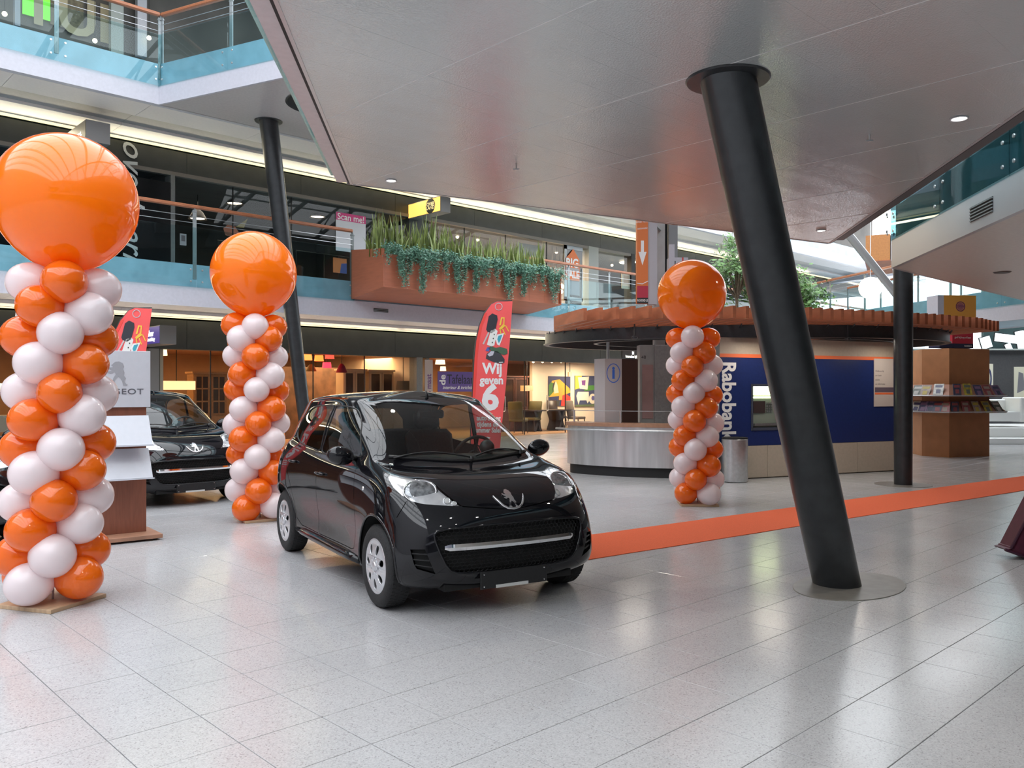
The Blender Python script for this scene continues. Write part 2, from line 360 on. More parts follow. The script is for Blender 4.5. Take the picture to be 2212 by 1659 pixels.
# ---- glass balustrades
def balustrade(name, a, b, zg, zgt, zr, zfl, step, label, out=(0, 0), cat='railing', rail_m=wood_rail, group=None, gm=None):
    a, b = Vector((a[0], a[1], 0)), Vector((b[0], b[1], 0)); L = (b-a).length; t = (b-a)/L; nrm = Vector((out[0], out[1], 0))
    root = empty(name, a + Vector((0, 0, zg)), 0, label, cat, group); O = a + Vector((0, 0, zg))
    n = max(1, round(L/step)); s = L/n; up = Vector((0, 0, 1))
    bm = bmesh.new(); obox(bm, (s/2*t + up*(zgt-zg)/2 + nrm*.06), t, nrm if nrm.length else t.cross(up), up, s-.012, .016, zgt-zg); pm = D.meshes.new('glass_panel'); bm.to_mesh(pm); bm.free(); pm.materials.append(gm or glass)
    bm = bmesh.new(); obox(bm, up*((zr-.06+zfl-.3)/2-zg) - nrm*.03, t, nrm, up, .075, .022, zr-.06-zfl+.3); tube(bm, [up*(zr-.10-zg)-nrm*.03-t*.05, up*(zr-.10-zg)-nrm*.03+t*.05], .018, 6)
    obox(bm, up*(zr-.07-zg)-nrm*.03, t, nrm, up, .02, .05, .08)
    qm = D.meshes.new('post'); bm.to_mesh(qm); bm.free(); qm.materials.append(greysteel)
    bm = bmesh.new()
    for dt in (-.12, .12):
        for dz in (.12, .36): lathe(bm, [(0, .014), (.02, .012), (.022, 0)], 8, mtx=Matrix.Translation(nrm*.07 + t*dt + up*dz) @ nrm.to_track_quat('Z', 'Y').to_matrix().to_4x4())
    fm = D.meshes.new('glass_fixing'); bm.to_mesh(fm); bm.free(); fm.materials.append(steel)
    for k in range(n):
        p = mob('glass_panel', pm, root); p.location = t*s*k
    for k in range(n+1):
        q = mob('post', qm, root); q.location = t*s*k
        q = tag(mob('glass_fixing', fm, root), kind='stuff'); q.location = t*s*k
    bm = bmesh.new(); obox(bm, t*L/2 + up*(zr-zg) - nrm*.03, t, nrm, up, L, .09, .075, bev=.018); bmo('handrail', bm, rail_m, root)
    for dz in (-.20, -.33):
        bm = bmesh.new(); tube(bm, [up*(zr+dz-zg)-nrm*.02, t*L + up*(zr+dz-zg)-nrm*.02], .006, 5); bmo('cable', bm, steel, root)
    return root
pl0, pl1 = 10.80, 16.45
balustrade('balustrade', (6.92-1.87*9, VE), (pl0, VE), 3.58, 4.80, 5.24, 4.06, 1.87, 'long glass balustrade with wooden handrail on the first-floor gallery, left of the wooden planter', (0, -1))
balustrade('balustrade', (pl1, VE), (pl1+1.87*12, VE), 3.58, 4.80, 5.24, 4.06, 1.87, 'glass balustrade with wooden handrail on the first-floor gallery, right of the wooden planter', (0, -1))
Cc = at_v(347, 222, VE); Ee = at_h(635, 165, 7.15); bdir = (Ee-Cc); bdir.z = 0; bdir.normalize()
balustrade('balustrade', (Cc.x-1.87*7, VE), (Cc.x, VE), 7.50, 8.52, 8.95, 7.97, 1.87, 'glass balustrade of the upper gallery at the top left, up to the corner', (0, -1))
bn = Vector((-bdir.y, bdir.x, 0));
if bn.x > 0: bn = -bn
bend = Cc + bdir*26
balustrade('balustrade', (Cc.x, VE), (bend.x, bend.y), 7.50, 8.52, 8.95, 7.97, 1.87, 'glass balustrade of the upper footbridge at the top left, running towards the viewer', (bn.x, bn.y))
# vents in the gallery fascia
bm = bmesh.new()
def vent(px, z, v, w, h, name, label):
    r = empty(name, (u_at(px, v), v-.03, z), 0, label, 'vent'); bm = bmesh.new(); box(bm, 0, w, 0, .008, 0, h); bmo('backing', bm, black_m, r)
    bm = bmesh.new()
    for k in range(int(h/.035)): box(bm, 0, w, -.012, 0, .012+.035*k, .026+.035*k)
    bmo('louvre', bm, greysteel, r)
bm.free()
vent(806, h_at(806, 673, VE), VE, .42, .08, 'air_vent', 'small louvred vent in the white fascia under the wooden planter')
# ---- upper footbridge (soffit seen top left)
W2 = 4.0; q = [Cc, Cc+bdir*26, Cc+bdir*26 + Vector((W2, 0, 0)), Cc + Vector((W2, 0, 0))]
bm = bmesh.new(); prism(bm, [(p.x, p.y, 7.17) for p in q][::-1], (0, 0, .8)); br2 = struct('trim_4', bm, slab_blue)
bm = bmesh.new(); prism(bm, [(p.x, p.y, 7.15) for p in q][::-1], (0, 0, .02)); bmo('soffit', bm, mat('glossy_grey_soffit', (.58, .54, .53), .22, .1, noise=.05), br2)
bm = bmesh.new()
fa = [Cc, Cc+bdir*26]; prism(bm, [fa[0]+Vector((0,0,7.15))-Vector((0,0,Cc.z)), fa[1]+Vector((0,0,7.15))-Vector((0,0,fa[1].z)), fa[1]+bn*.05+Vector((0,0,7.15-fa[1].z)), fa[0]+bn*.05+Vector((0,0,7.15-fa[0].z))], (0, 0, .37)); bmo('fascia', bm, white_m, br2)
hp = at_h(700, 224, 7.148)
bm = bmesh.new(); lathe(bm, [(0, 0), (.70, 0), (.74, -.012)], 48, mtx=Matrix.Translation(hp))
tag(bmo('soffit_opening', bm, black_m), 'round black opening in the soffit of the upper footbridge, right of the thin column', 'opening')
# ---- first-floor footbridge overhead: metal ceiling of separate panels
HC = 3.52
def clip(poly, rect):
    x0, x1, y0, y1 = rect
    def cl(p, f, g):
        out = []
        for i in range(len(p)):
            a, b = p[i-1], p[i]; fa, fb = f(a), f(b)
            if fb >= 0:
                if fa < 0: t = fa/(fa-fb); out.append((a[0]+(b[0]-a[0])*t, a[1]+(b[1]-a[1])*t))
                out.append(b)
            elif fa >= 0: t = fa/(fa-fb); out.append((a[0]+(b[0]-a[0])*t, a[1]+(b[1]-a[1])*t))
        return out
    for f in (lambda p: p[0]-x0, lambda p: x1-p[0], lambda p: p[1]-y0, lambda p: y1-p[1]):
        poly = cl(poly, f, None)
        if len(poly) < 3: return []
    return poly
A = at_h(762, 398, HC).xy; B = at_h(1790, 526, HC).xy; A2 = at_h(600, 0, HC).xy; B2 = at_h(2212, 232, HC).xy
dA = (A2-A).normalized(); dB = (B2-B).normalized(); Aend = A + dA*10.5; Bend = B + dB*12.5
deck = [tuple(A), tuple(Aend), tuple(Bend), tuple(B)]
area = sum(deck[i-1][0]*deck[i][1]-deck[i][0]*deck[i-1][1] for i in range(4))
if area < 0: deck = deck[::-1]
bm = bmesh.new(); prism(bm, [(x, y, HC+.004) for x, y in deck], (0, 0, .546)); dk = struct('ceiling', bm, mat('light_joint_backing', (.62, .60, .60), .4))
npan = 0; bmr = bmesh.new(); g = .004
for i in range(-14, 9):
    for j in range(-50, 40):
        x0, y0 = 3.29+1.25*i, 3.36+.30*j
        pc = clip(deck, (x0+g, x0+1.25-g, y0+.0002, y0+.30-.0002))
        if len(pc) < 3: continue
        cx, cy = sum(p[0] for p in pc)/len(pc), sum(p[1] for p in pc)/len(pc); d = cx*CT+cy*ST
        if d > 3.3 and npan < 295:
            bm = bmesh.new(); prism(bm, [(x, y, HC+random.uniform(0, .0006)) for x, y in pc], (0, 0, .0035)); bmo('ceiling_panel', bm, ceil_m, dk); npan += 1
        else: prism(bmr, [(x, y, HC) for x, y in pc], (0, 0, .0035))
tag(bmo('ceiling_panels_behind', bmr, ceil_m, dk), kind='stuff')
for i in range(-6, 9):          # light seams between the panel rows
    x0 = 3.29+1.25*i; pc = clip(deck, (x0-.0045, x0+.0045, -60, 60))
    if len(pc) >= 3: bm = bmesh.new(); prism(bm, [(x, y, HC-.0006) for x, y in pc], (0, 0, .003)); bmo('joint_strip', bm, mat('light_joint', (.66, .66, .66), .35), dk)
pinkf = mat('warm_grey_edge_trim', (.52, .46, .47), .35, noise=.05)
def edge_profile(a, b, out, par, full=True):
    a, b = Vector((a[0], a[1], 0)), Vector((b[0], b[1], 0)); t = (b-a).normalized(); L = (b-a).length; o = Vector((out[0], out[1], 0)); c = (a+b)/2; up = Vector((0, 0, 1))
    bm = bmesh.new(); obox(bm, c+o*.012+up*(HC+.012), t, o, up, L, .024, .03); bmo('edge_lip', bm, mat('aluminium_lip', (.5, .49, .5), .3, .6), par)
    bm = bmesh.new(); obox(bm, c+o*.035+up*(HC+.03), t, o, up, L, .022, .05); bmo('shadow_gap', bm, black_m, par)
    if not full:
        bm = bmesh.new(); obox(bm, c+o*.12+up*(HC+.14), t, o, up, L, .15, .20); bmo('edge_trim', bm, mat('dark_edge_trim', (.05, .05, .055), .4), par); return
    bm = bmesh.new(); obox(bm, c+o*.100+up*(HC+.115), t, o, up, L, .108, .20); bmo('edge_trim', bm, pinkf, par)
    bm = bmesh.new(); obox(bm, c+o*.19+up*(HC+.10), t, o, up, L, .045, .035); bmo('glass_edge', bm, mat('teal_glass_edge', (.24, .50, .47), .25, noise=.1), par)
def outward(a, b):
    t = (b-a).normalized(); n = Vector((t.y, -t.x)); m = Vector((sum(p[0] for p in deck)/4, sum(p[1] for p in deck)/4))
    return n if (a-m).dot(n) > 0 else -n
for a, b, f_ in ((A, Aend, True), (A, B, False), (B, Bend, False)): edge_profile(a, b, outward(a, b), dk, f_)
for a, b, lab in ((A, Aend, 'glass balustrade along the left edge of the footbridge overhead'), (A, B, 'glass balustrade along the far edge of the footbridge overhead'), (B, Bend, 'glass balustrade along the right edge of the footbridge overhead')):
    o_ = outward(a, b); oo = Vector((o_[0], o_[1])); balustrade('balustrade', a+oo*.13, b+oo*.13, 3.60, 4.80, 5.24, 4.05, 1.87, lab, (o_[0], o_[1]))
# downlights and sprinklers in the metal ceiling
def downlight(px, py, r, lab, z=HC):
    p = at_h(px, py, z-.002); t = empty('downlight', p, 0, lab, 'ceiling light')
    bm = bmesh.new(); lathe(bm, [(r*.82, .01), (r*.85, -.006), (r, -.008), (r*1.03, 0)], 32); bmo('trim_ring', bm, white_m, t, smooth=True)
    bm = bmesh.new(); lathe(bm, [(0, -.002), (r*.82, -.002)], 24); bmo('diffuser', bm, emit('lamp_glow', (1, .93, .80), 9.0), t)
    l = D.lights.new('downlight_lamp', 'SPOT'); l.energy = 60; l.spot_size = 2.5; l.spot_blend = .8; l.color = (1, .92, .80); l.shadow_soft_size = r
    lo = D.objects.new('downlight_lamp', l); link(lo); lo.parent = t; lo.location = (0, 0, -.02)
downlight(845, 390, .052, 'round lit downlight in the metal ceiling, near its left corner')
downlight(2072, 256, .062, 'large round lit downlight in the metal ceiling, nearest its right edge')
downlight(1774, 498, .060, 'round lit downlight in the metal ceiling, near its far right corner')
for px, py, lab in ((1115, 353, 'small sprinkler head under the metal ceiling, in front of the lit downlight on the left'), (1878, 290, 'small sprinkler head under the metal ceiling, right of the big leaning column')):
    p = at_h(px, py, HC); bm = bmesh.new(); tube(bm, [p, p-Vector((0, 0, .045))], .008, 6); tube(bm, [p+Vector((-.02, .02, -.05)), p+Vector((.02, -.02, -.05))], .006, 6)
    lathe(bm, [(0, -.058), (.016, -.058), (.016, -.055), (0, -.055)], 10, mtx=Matrix.Translation(p)); tag(bmo('sprinkler', bm, steel), lab, 'sprinkler')
# more of the same downlights further back in that ceiling
for i, (X_, d_) in enumerate(((-.9, 2.6), (.9, 2.9), (2.7, 3.2), (-1.1, .9), (.7, .8), (2.3, 1.0), (-1.6, -.6), (.6, -.9))):
    q_ = cf(X_, d_); ppx = CX+F*X_/d_ if d_ > 0 else 0
    if not clip(deck, (q_.x-.05, q_.x+.05, q_.y-.05, q_.y+.05)): continue
    t = empty('downlight', (q_.x, q_.y, HC-.002), 0, 'round lit downlight in the metal ceiling above the viewer', 'ceiling light', 'downlights above the viewer')
    bm = bmesh.new(); lathe(bm, [(.05, .01), (.052, -.006), (.06, -.008), (.062, 0)], 24); bmo('trim_ring', bm, white_m, t, smooth=True)
    bm = bmesh.new(); lathe(bm, [(0, -.002), (.05, -.002)], 20); bmo('diffuser', bm, emit('lamp_glow', (1, .93, .80), 9.0), t)
    l = D.lights.new('downlight_lamp', 'SPOT'); l.energy = 45; l.spot_size = 2.5; l.spot_blend = .8; l.color = (1, .97, .92); l.shadow_soft_size = .06
    lo = D.objects.new('downlight_lamp', l); link(lo); lo.parent = t; lo.location = (0, 0, -.02)
# ---- columns
def column(name, base, top, r0, r1, lab, flange=True, disc=None, ztop=HC):
    t = empty(name, (base.x, base.y, 0), 0, lab, 'column'); v = top-base
    bm = bmesh.new(); n = 48; A_, B_ = [], []
    for k in range(n):
        c, s = math.cos(2*PI*k/n), math.sin(2*PI*k/n); A_.append(bm.verts.new((r0*c, r0*s, 0))); B_.append(bm.verts.new((v.x+r1*c, v.y+r1*s, v.z)))
    for k in range(n): bm.faces.new((A_[k], A_[(k+1) % n], B_[(k+1) % n], B_[k]))
    bm.faces.new(B_); bmo('shaft', bm, column_m, t, smooth=0.8)
    if flange:
        bm = bmesh.new(); lathe(bm, [(r1*.98, -.012), (r1*1.45, -.012), (r1*1.5, -.004), (r1*1.5, .0), (r1, 0)], 48, mtx=Matrix.Translation(v*(ztop/top.z))); bmo('flange', bm, column_m, t, smooth=0.6)
    if disc:
        bm = bmesh.new(); M = Matrix.Translation((disc[2], disc[3], 0)) @ Matrix.Rotation(disc[4], 4, 'Z'); lathe(bm, [(0, .006), (.995, .006), (1, .004), (1, 0)], 56)
        for vv in bm.verts: vv.co = M @ Vector((vv.co.x*disc[0], vv.co.y*disc[1], vv.co.z))
        bmo('floor_plate', bm, mat('worn_brown_grey_plate', (.20, .185, .165), .4, noise=.15, nscale=8), t)
b1 = flr(1808, 1262); t1 = at_h(1572, 172, HC)
vv1 = t1-b1
column('leaning_column', Vector((b1.x, b1.y, 0)), t1, .178, .180, 'thick charcoal column leaning to the left, standing on a brown floor plate', disc=(.56, .36, .02, -.09, 0.0))
topc = at_h(580, 262, 7.15); basec = cf(-4.45, 18.3)
column('leaning_column', Vector((basec.x, basec.y, 0)), topc, .13, .195, 'tall thin leaning column behind the middle balloon column, up to the upper footbridge', ztop=7.15)
b3 = flr(1951, 1047)
column('column', Vector((b3.x, b3.y, 0)), Vector((b3.x, b3.y, 3.45)), .135, .145, 'upright dark column in front of the magazine tower', flange=False, disc=(.42, .42, 0, 0, 0))
# ---- gallery on the right
K = at_h(1935, 579, 3.20); Wd = Vector((.782, .6365, 0)).normalized(); Ku = Vector((1, 0, 0))
P = [K, K+Ku*26, K+Ku*26+Vector((0, -14, 0)), K-Wd*16+Vector((6, -6, 0)), K-Wd*16]
bm = bmesh.new(); prism(bm, [(p.x, p.y, 3.22) for p in P], (0, 0, .84)); bmesh.ops.recalc_face_normals(bm, faces=bm.faces[:]); rg = struct('trim_5', bm, mat('slab_edge_painted_reflection', (.11, .17, .19), .3, noise=.1))  # slab edge colour darkened to imitate the dark reflection in the glass before it
bm = bmesh.new(); prism(bm, [(p.x, p.y, 3.20) for p in P], (0, 0, .02)); bmesh.ops.recalc_face_normals(bm, faces=bm.faces[:]); bmo('soffit', bm, mat('warm_beige_soffit', (.68, .64, .58), .35, noise=.05), rg)
nrmW = Vector((-Wd.y, Wd.x, 0))
bm = bmesh.new(); obox(bm, K-Wd*8+nrmW*.03+Vector((0, 0, .20)), Wd, nrmW, (0, 0, 1), 16, .06, .40); obox(bm, K+Ku*13+Vector((0, .03, .20)), Ku, (0, 1, 0), (0, 0, 1), 26, .06, .40); bmo('fascia', bm, mat('pale_grey_fascia', (.50, .51, .52), .3, .2), rg)
a_ = K-Wd*16; balustrade('balustrade', (a_.x, a_.y), (K.x, K.y), 3.58, 4.80, 5.24, 4.06, 1.87, 'glass balustrade of the gallery at the upper right, above the grey vent', (nrmW.x, nrmW.y), gm=glass_mat('glass_painted_reflection', (.50, .66, .68), 1.12))  # dark tint stands in for a dark beam mirrored in this glass
b_ = K+Ku*22; balustrade('balustrade', (K.x, K.y), (b_.x, b_.y), 3.58, 4.80, 5.24, 4.06, 1.87, 'glass balustrade of the upper right gallery, along its far side', (0, 1))
# vent in its fascia
vq = K - Wd*((at_h(2128, 455, 3.38)-K).length); vq.z = 3.30
r = empty('air_vent', vq, 0, 'dark louvred vent in the pale fascia at the upper right', 'vent'); bm = bmesh.new(); obox(bm, nrmW*.062+Vector((0, 0, .09)), Wd, nrmW, (0, 0, 1), .55, .006, .16); bmo('backing', bm, black_m, r)
bm = bmesh.new()
for k in range(5): obox(bm, nrmW*.07+Vector((0, 0, .02+.034*k)), Wd, nrmW, (0, 0, 1), .55, .012, .012)
bmo('louvre', bm, greysteel, r)
p = at_h(2165, 588, 3.198); bm = bmesh.new(); lathe(bm, [(0, -.012), (.10, -.012), (.12, 0)], 20, mtx=Matrix.Translation(p)); tag(bmo('soffit_speaker', bm, mat('dark_grille', (.08, .07, .06), .5)), 'small dark round fitting in the beige soffit at the right edge', 'fitting')
# dark upper storey over the right gallery
P2_ = [cf(10.8, 22.8, 6.6), cf(6.3, 12.0, 6.6), cf(6.0, 4.0, 6.6), cf(24, 4.0, 6.6), cf(24, 22.8, 6.6)]
bm = bmesh.new(); prism(bm, [(p.x, p.y, 6.6) for p in P2_], (0, 0, .9)); bmesh.ops.recalc_face_normals(bm, faces=bm.faces[:]); struct('trim_6', bm, mat('dark_upper_soffit', (.03, .032, .035), .35))
bm = bmesh.new(); e = K-nrmW*4; obox(bm, e-Wd*9+Vector((0, 0, 1.6)), Wd, nrmW, (0, 0, 1), 14, .2, 3.3); struct('wall_right', bm, mat('dark_right_wall', (.035, .04, .042), .3))
# ---- the far bridge with its two balustrades
F0, F1 = cf(10.45, 30.3), cf(13.6, 14.5+1.0); fd_ = (F1-F0).normalized(); fn = Vector((fd_.y, -fd_.x, 0));
if fn.x > 0: fn = -fn
bm = bmesh.new(); Q = [F0, F1, F1-fn*2.0, F0-fn*2.0]; prism(bm, [(p.x, p.y, 3.25) for p in Q], (0, 0, .8)); bmesh.ops.recalc_face_normals(bm, faces=bm.faces[:]); fb = struct('trim_7', bm, slab_blue)
bm = bmesh.new(); obox(bm, (F0+F1)/2+fn*.03+Vector((0, 0, 3.42)), fd_, fn, (0, 0, 1), (F1-F0).length, .06, .38); obox(bm, (F0+F1)/2-fn*2.03+Vector((0, 0, 3.42)), fd_, fn, (0, 0, 1), (F1-F0).length, .06, .38); bmo('fascia', bm, white_m, fb)
balustrade('balustrade', F0, F1, 3.58, 4.80, 5.24, 4.06, 1.87, 'glass balustrade on the near side of the far footbridge, behind the wooden slatted roof', (fn.x, fn.y))
F2, F3 = F0-fn*2, F1-fn*2; balustrade('balustrade', F2, F3, 3.58, 4.80, 5.24, 4.06, 1.87, 'glass balustrade on the rear side of the far footbridge', (-fn.x, -fn.y))
# ---- outer shell and glazed roof (only reflections and light come from it)
bm = bmesh.new(); box(bm, UA-.3, UA, -14, 27, 0, 12.5); struct('wall_end', bm, mat('light_wall', (.5, .49, .5), .6))
bm = bmesh.new(); box(bm, UA, 46, -14.3, -14, 0, 12.5); struct('wall_rear', bm, mat('dim_rear_wall', (.14, .14, .14), .6))
bm = bmesh.new(); box(bm, UB, UB+.3, -14, 12, 0, 4.2); struct('wall_far', bm, darkwall)
bm = bmesh.new()
for zz in (3.3, 7.2): box(bm, UA, UB, -14, -10.5, zz, zz+.8)
struct('trim_8', bm, white_m)
bm = bmesh.new(); box(bm, UA, UB, VS+6.6, VS+6.8, 0, 12.5); struct('wall_outer', bm, darkwall)
roofsteel = mat('roof_steel', (.25, .28, .30), .5, .3)
rf = empty('roof_structure', (0, 0, 12.5), 0, 'glazed roof of steel trusses above the atrium', 'roof')
bmt = bmesh.new(); pts = [(0, -14+34.0*k/16, 2.8*math.sin(PI*k/16)) for k in range(17)]; tube(bmt, pts, .14, 6); pts2 = [(0, p[1], p[2]+.9) for p in pts]; tube(bmt, pts2, .10, 6)
for a, b in zip(pts[::2], pts2[1::2]): tube(bmt, [a, b], .05, 4)
for a, b in zip(pts2[1::2], pts[2::2]): tube(bmt, [a, b], .05, 4)
tm = D.meshes.new('roof_truss'); bmt.to_mesh(tm); bmt.free(); tm.materials.append(roofsteel)
for k in range(16):
    o = mob('roof_truss', tm, rf); o.location = (UA+1+3.6*k, 0, 0)
bmt = bmesh.new(); tube(bmt, [(UA, 0, 0), (UB, 0, 0)], .06, 5); pm_ = D.meshes.new('purlin'); bmt.to_mesh(pm_); bmt.free(); pm_.materials.append(roofsteel)
for k in range(0, 17, 1):
    o = mob('purlin', pm_, rf); o.location = (0, pts[k][1], pts[k][2]+.9)
# ================================================================== the car
paint = mat('black_car_paint', (0.006, 0.006, 0.008), 0.12, coat=1.0, noise=0.1, spec=0.0)
_nt = paint.node_tree
_g = _nt.nodes.new('ShaderNodeNewGeometry'); _ms = _nt.nodes.new('ShaderNodeMixShader'); _df = _nt.nodes.new('ShaderNodeBsdfDiffuse')
_df.inputs[0].default_value = (0.12, 0.13, 0.13, 1)     # inner face of the panels: grey cabin trim
_out = _nt.nodes['Material Output']
_nt.links.new(_g.outputs['Backfacing'], _ms.inputs[0]); _nt.links.new(_nt.nodes['Principled BSDF'].outputs[0], _ms.inputs[1])
_nt.links.new(_df.outputs[0], _ms.inputs[2]); _nt.links.new(_ms.outputs[0], _out.inputs[0])
blackplastic = mat('black_plastic', (0.012, 0.012, 0.013), 0.45, noise=0.2, nscale=60)
matteblack = mat('matte_black', (0.006, 0.006, 0.006), 0.8, noise=0.2)
rubber = mat('tyre_rubber', (0.016, 0.016, 0.017), 0.75, noise=0.25, nscale=60, bump=0.3, bscale=120)
chrome = mat('chrome', (0.85, 0.85, 0.86), 0.07, 1.0, noise=0.02)
alloy = mat('silver_hubcap', (0.72, 0.73, 0.76), 0.28, 0.75, noise=0.03)
silverrefl = mat('headlight_reflector', (0.92, 0.93, 0.95), 0.22, 0.6, noise=0.1, nscale=14, bump=0.25, bscale=22)
lensglass = glass_mat('headlight_lens', (0.95, 0.96, 0.97), 1.45)
domeglass = mat('headlight_bulb_glass', (0.30, 0.31, 0.32), 0.04, 0.5, coat=1.0, noise=0.6, nscale=30)
autoglass = glass_mat('car_glass', (0.60, 0.66, 0.64), 1.52)
windglass = glass_mat('windscreen_glass', (0.66, 0.73, 0.71), 1.55)
taillens = mat('red_tail_lens', (0.35, 0.01, 0.01), 0.1, coat=1.0, noise=0.1)
amber = mat('indicator_lens', (0.7, 0.7, 0.68), 0.1, coat=1.0)
seatcloth = mat('car_seat_cloth', (0.03, 0.03, 0.033), 0.9, noise=0.3, nscale=90)

CAR_O = Vector((-0.778, 7.04)); CAR_F = Vector((0.504, -0.863)).normalized()   # camera frame (right, forward)
_w = cf(CAR_O.x, CAR_O.y); _wf = cf(CAR_F.x, CAR_F.y)
CAR_RZ = math.atan2(_wf.y, _wf.x)
CARM = Matrix.Translation((_w.x, _w.y, 0)) @ Matrix.Rotation(CAR_RZ, 4, 'Z')
CARI = CARM.inverted(); CAML = CARI @ Vector((0, 0, EYE))      # camera in car space
def car_px(p):
    w = CARM @ p; X = w.x*ST - w.y*CT; d = w.x*CT + w.y*ST
    return (CX + F*X/d, HY - F*(w.z-EYE)/d)
def car_ray(px, py): return (CARI.to_3x3() @ (at_d(px, py, 1.0) - Vector((0, 0, EYE))))

CX_ROWS = [
 [(1.54,0,.185),(1.525,.32,.185),(1.46,.58,.19),(1.36,.72,.19),(1.25,.76,.19),(1.03,.76,.20),(.62,.745,.20),(.15,.745,.20),(-.35,.745,.20),(-.85,.745,.20),(-1.31,.76,.22),(-1.55,.68,.25),(-1.66,.4,.27),(-1.68,0,.27)],
 [(1.615,0,.26),(1.60,.35,.26),(1.54,.62,.26),(1.42,.765,.26),(1.29,.805,.26),(1.03,.81,.27),(.62,.79,.27),(.15,.78,.27),(-.35,.78,.27),(-.85,.785,.27),(-1.31,.81,.28),(-1.58,.735,.32),(-1.70,.45,.34),(-1.72,0,.34)],
 [(1.635,0,.42),(1.62,.36,.42),(1.555,.63,.42),(1.44,.765,.42),(1.30,.81,.42),(1.03,.825,.42),(.62,.79,.42),(.15,.775,.42),(-.35,.775,.42),(-.85,.785,.42),(-1.31,.82,.42),(-1.59,.75,.45),(-1.71,.46,.47),(-1.73,0,.47)],
 [(1.625,0,.58),(1.605,.37,.585),(1.52,.62,.60),(1.40,.745,.62),(1.26,.795,.63),(1.03,.82,.64),(.62,.80,.60),(.15,.795,.60),(-.35,.795,.60),(-.85,.80,.60),(-1.31,.815,.62),(-1.57,.745,.65),(-1.70,.46,.65),(-1.72,0,.65)],
 [(1.575,0,.70),(1.545,.37,.71),(1.435,.60,.74),(1.31,.71,.78),(1.18,.775,.80),(.98,.79,.81),(.62,.80,.79),(.15,.80,.78),(-.35,.80,.78),(-.85,.80,.80),(-1.31,.79,.84),(-1.53,.72,.86),(-1.655,.45,.86),(-1.675,0,.86)],
 [(1.46,0,.80),(1.42,.36,.815),(1.30,.56,.845),(1.18,.67,.875),(1.05,.73,.895),(.88,.755,.91),(.62,.77,.915),(.15,.775,.905),(-.35,.775,.915),(-.85,.77,.95),(-1.28,.74,1.00),(-1.49,.66,1.0),(-1.61,.43,1.0),(-1.63,0,1.0)],
 [(1.20,0,.895),(1.16,.33,.905),(1.06,.50,.92),(.97,.60,.935),(.88,.665,.95),(.78,.70,.965),(.60,.722,.975),(.15,.735,.97),(-.35,.735,.98),(-.85,.73,1.01),(-1.24,.695,1.05),(-1.45,.61,1.06),(-1.56,.40,1.07),(-1.58,0,1.07)],
 [(.91,0,.965),(.89,.32,.965),(.84,.51,.97),(.79,.605,.98),(.72,.66,.995),(.62,.685,1.02),(.46,.69,1.05),(.12,.70,1.08),(-.35,.70,1.09),(-.84,.69,1.11),(-1.21,.65,1.14),(-1.41,.56,1.15),(-1.51,.38,1.16),(-1.53,0,1.16)],
 [(.60,0,1.207),(.585,.30,1.20),(.555,.485,1.185),(.505,.57,1.172),(.44,.615,1.16),(.37,.635,1.17),(.27,.64,1.195),(.03,.645,1.22),(-.36,.64,1.23),(-.82,.63,1.24),(-1.17,.59,1.25),(-1.37,.51,1.25),(-1.46,.35,1.25),(-1.48,0,1.25)],
 [(.22,0,1.405),(.21,.28,1.395),(.18,.44,1.375),(.145,.515,1.365),(.09,.55,1.36),(.04,.555,1.36),(-.03,.57,1.365),(-.15,.58,1.375),(-.40,.58,1.385),(-.80,.575,1.38),(-1.14,.54,1.365),(-1.35,.46,1.355),(-1.46,.32,1.355),(-1.49,0,1.36)],
 [(.10,0,1.445),(.09,.25,1.44),(.06,.36,1.43),(.03,.42,1.425),(0,.455,1.425),(-.05,.475,1.43),(-.12,.485,1.435),(-.22,.49,1.44),(-.42,.49,1.445),(-.78,.485,1.44),(-1.08,.45,1.42),(-1.26,.37,1.405),(-1.35,.25,1.40),(-1.38,0,1.405)],
 [(x,0,1.492-.055*max(0,-x-.45)**1.6) for x in (-.05,-.07,-.10,-.13,-.17,-.22,-.29,-.38,-.52,-.78,-.98,-1.12,-1.22,-1.27)],
]
for _i, _add in {3: {9: .01, 10: .02, 11: .03}, 4: {9: .01, 10: .03, 11: .04, 12: .02}, 5: {9: .01, 10: .025, 11: .035, 12: .02}, 6: {8: .01, 9: .025, 10: .04, 11: .05, 12: .02},
                 7: {7: .01, 8: .02, 9: .04, 10: .06, 11: .07, 12: .03}, 8: {5: .01, 6: .02, 7: .03, 8: .045, 9: .06, 10: .08, 11: .085, 12: .04},
                 9: {3: .01, 4: .02, 5: .025, 6: .035, 7: .045, 8: .05, 9: .065, 10: .08, 11: .085, 12: .04}, 10: {4: .01, 5: .02, 6: .03, 7: .04, 8: .05, 9: .06, 10: .07, 11: .07, 12: .03}}.items():
    for _j, _d in _add.items():
        _p = CX_ROWS[_i][_j]; CX_ROWS[_i][_j] = (_p[0], _p[1]+_d, _p[2] + (.012 if _i == 10 else 0))
CX_ROWS = [[(x-(.02 if x > 1.2 else 0), y*.988, z) for x, y, z in r] for r in CX_ROWS]
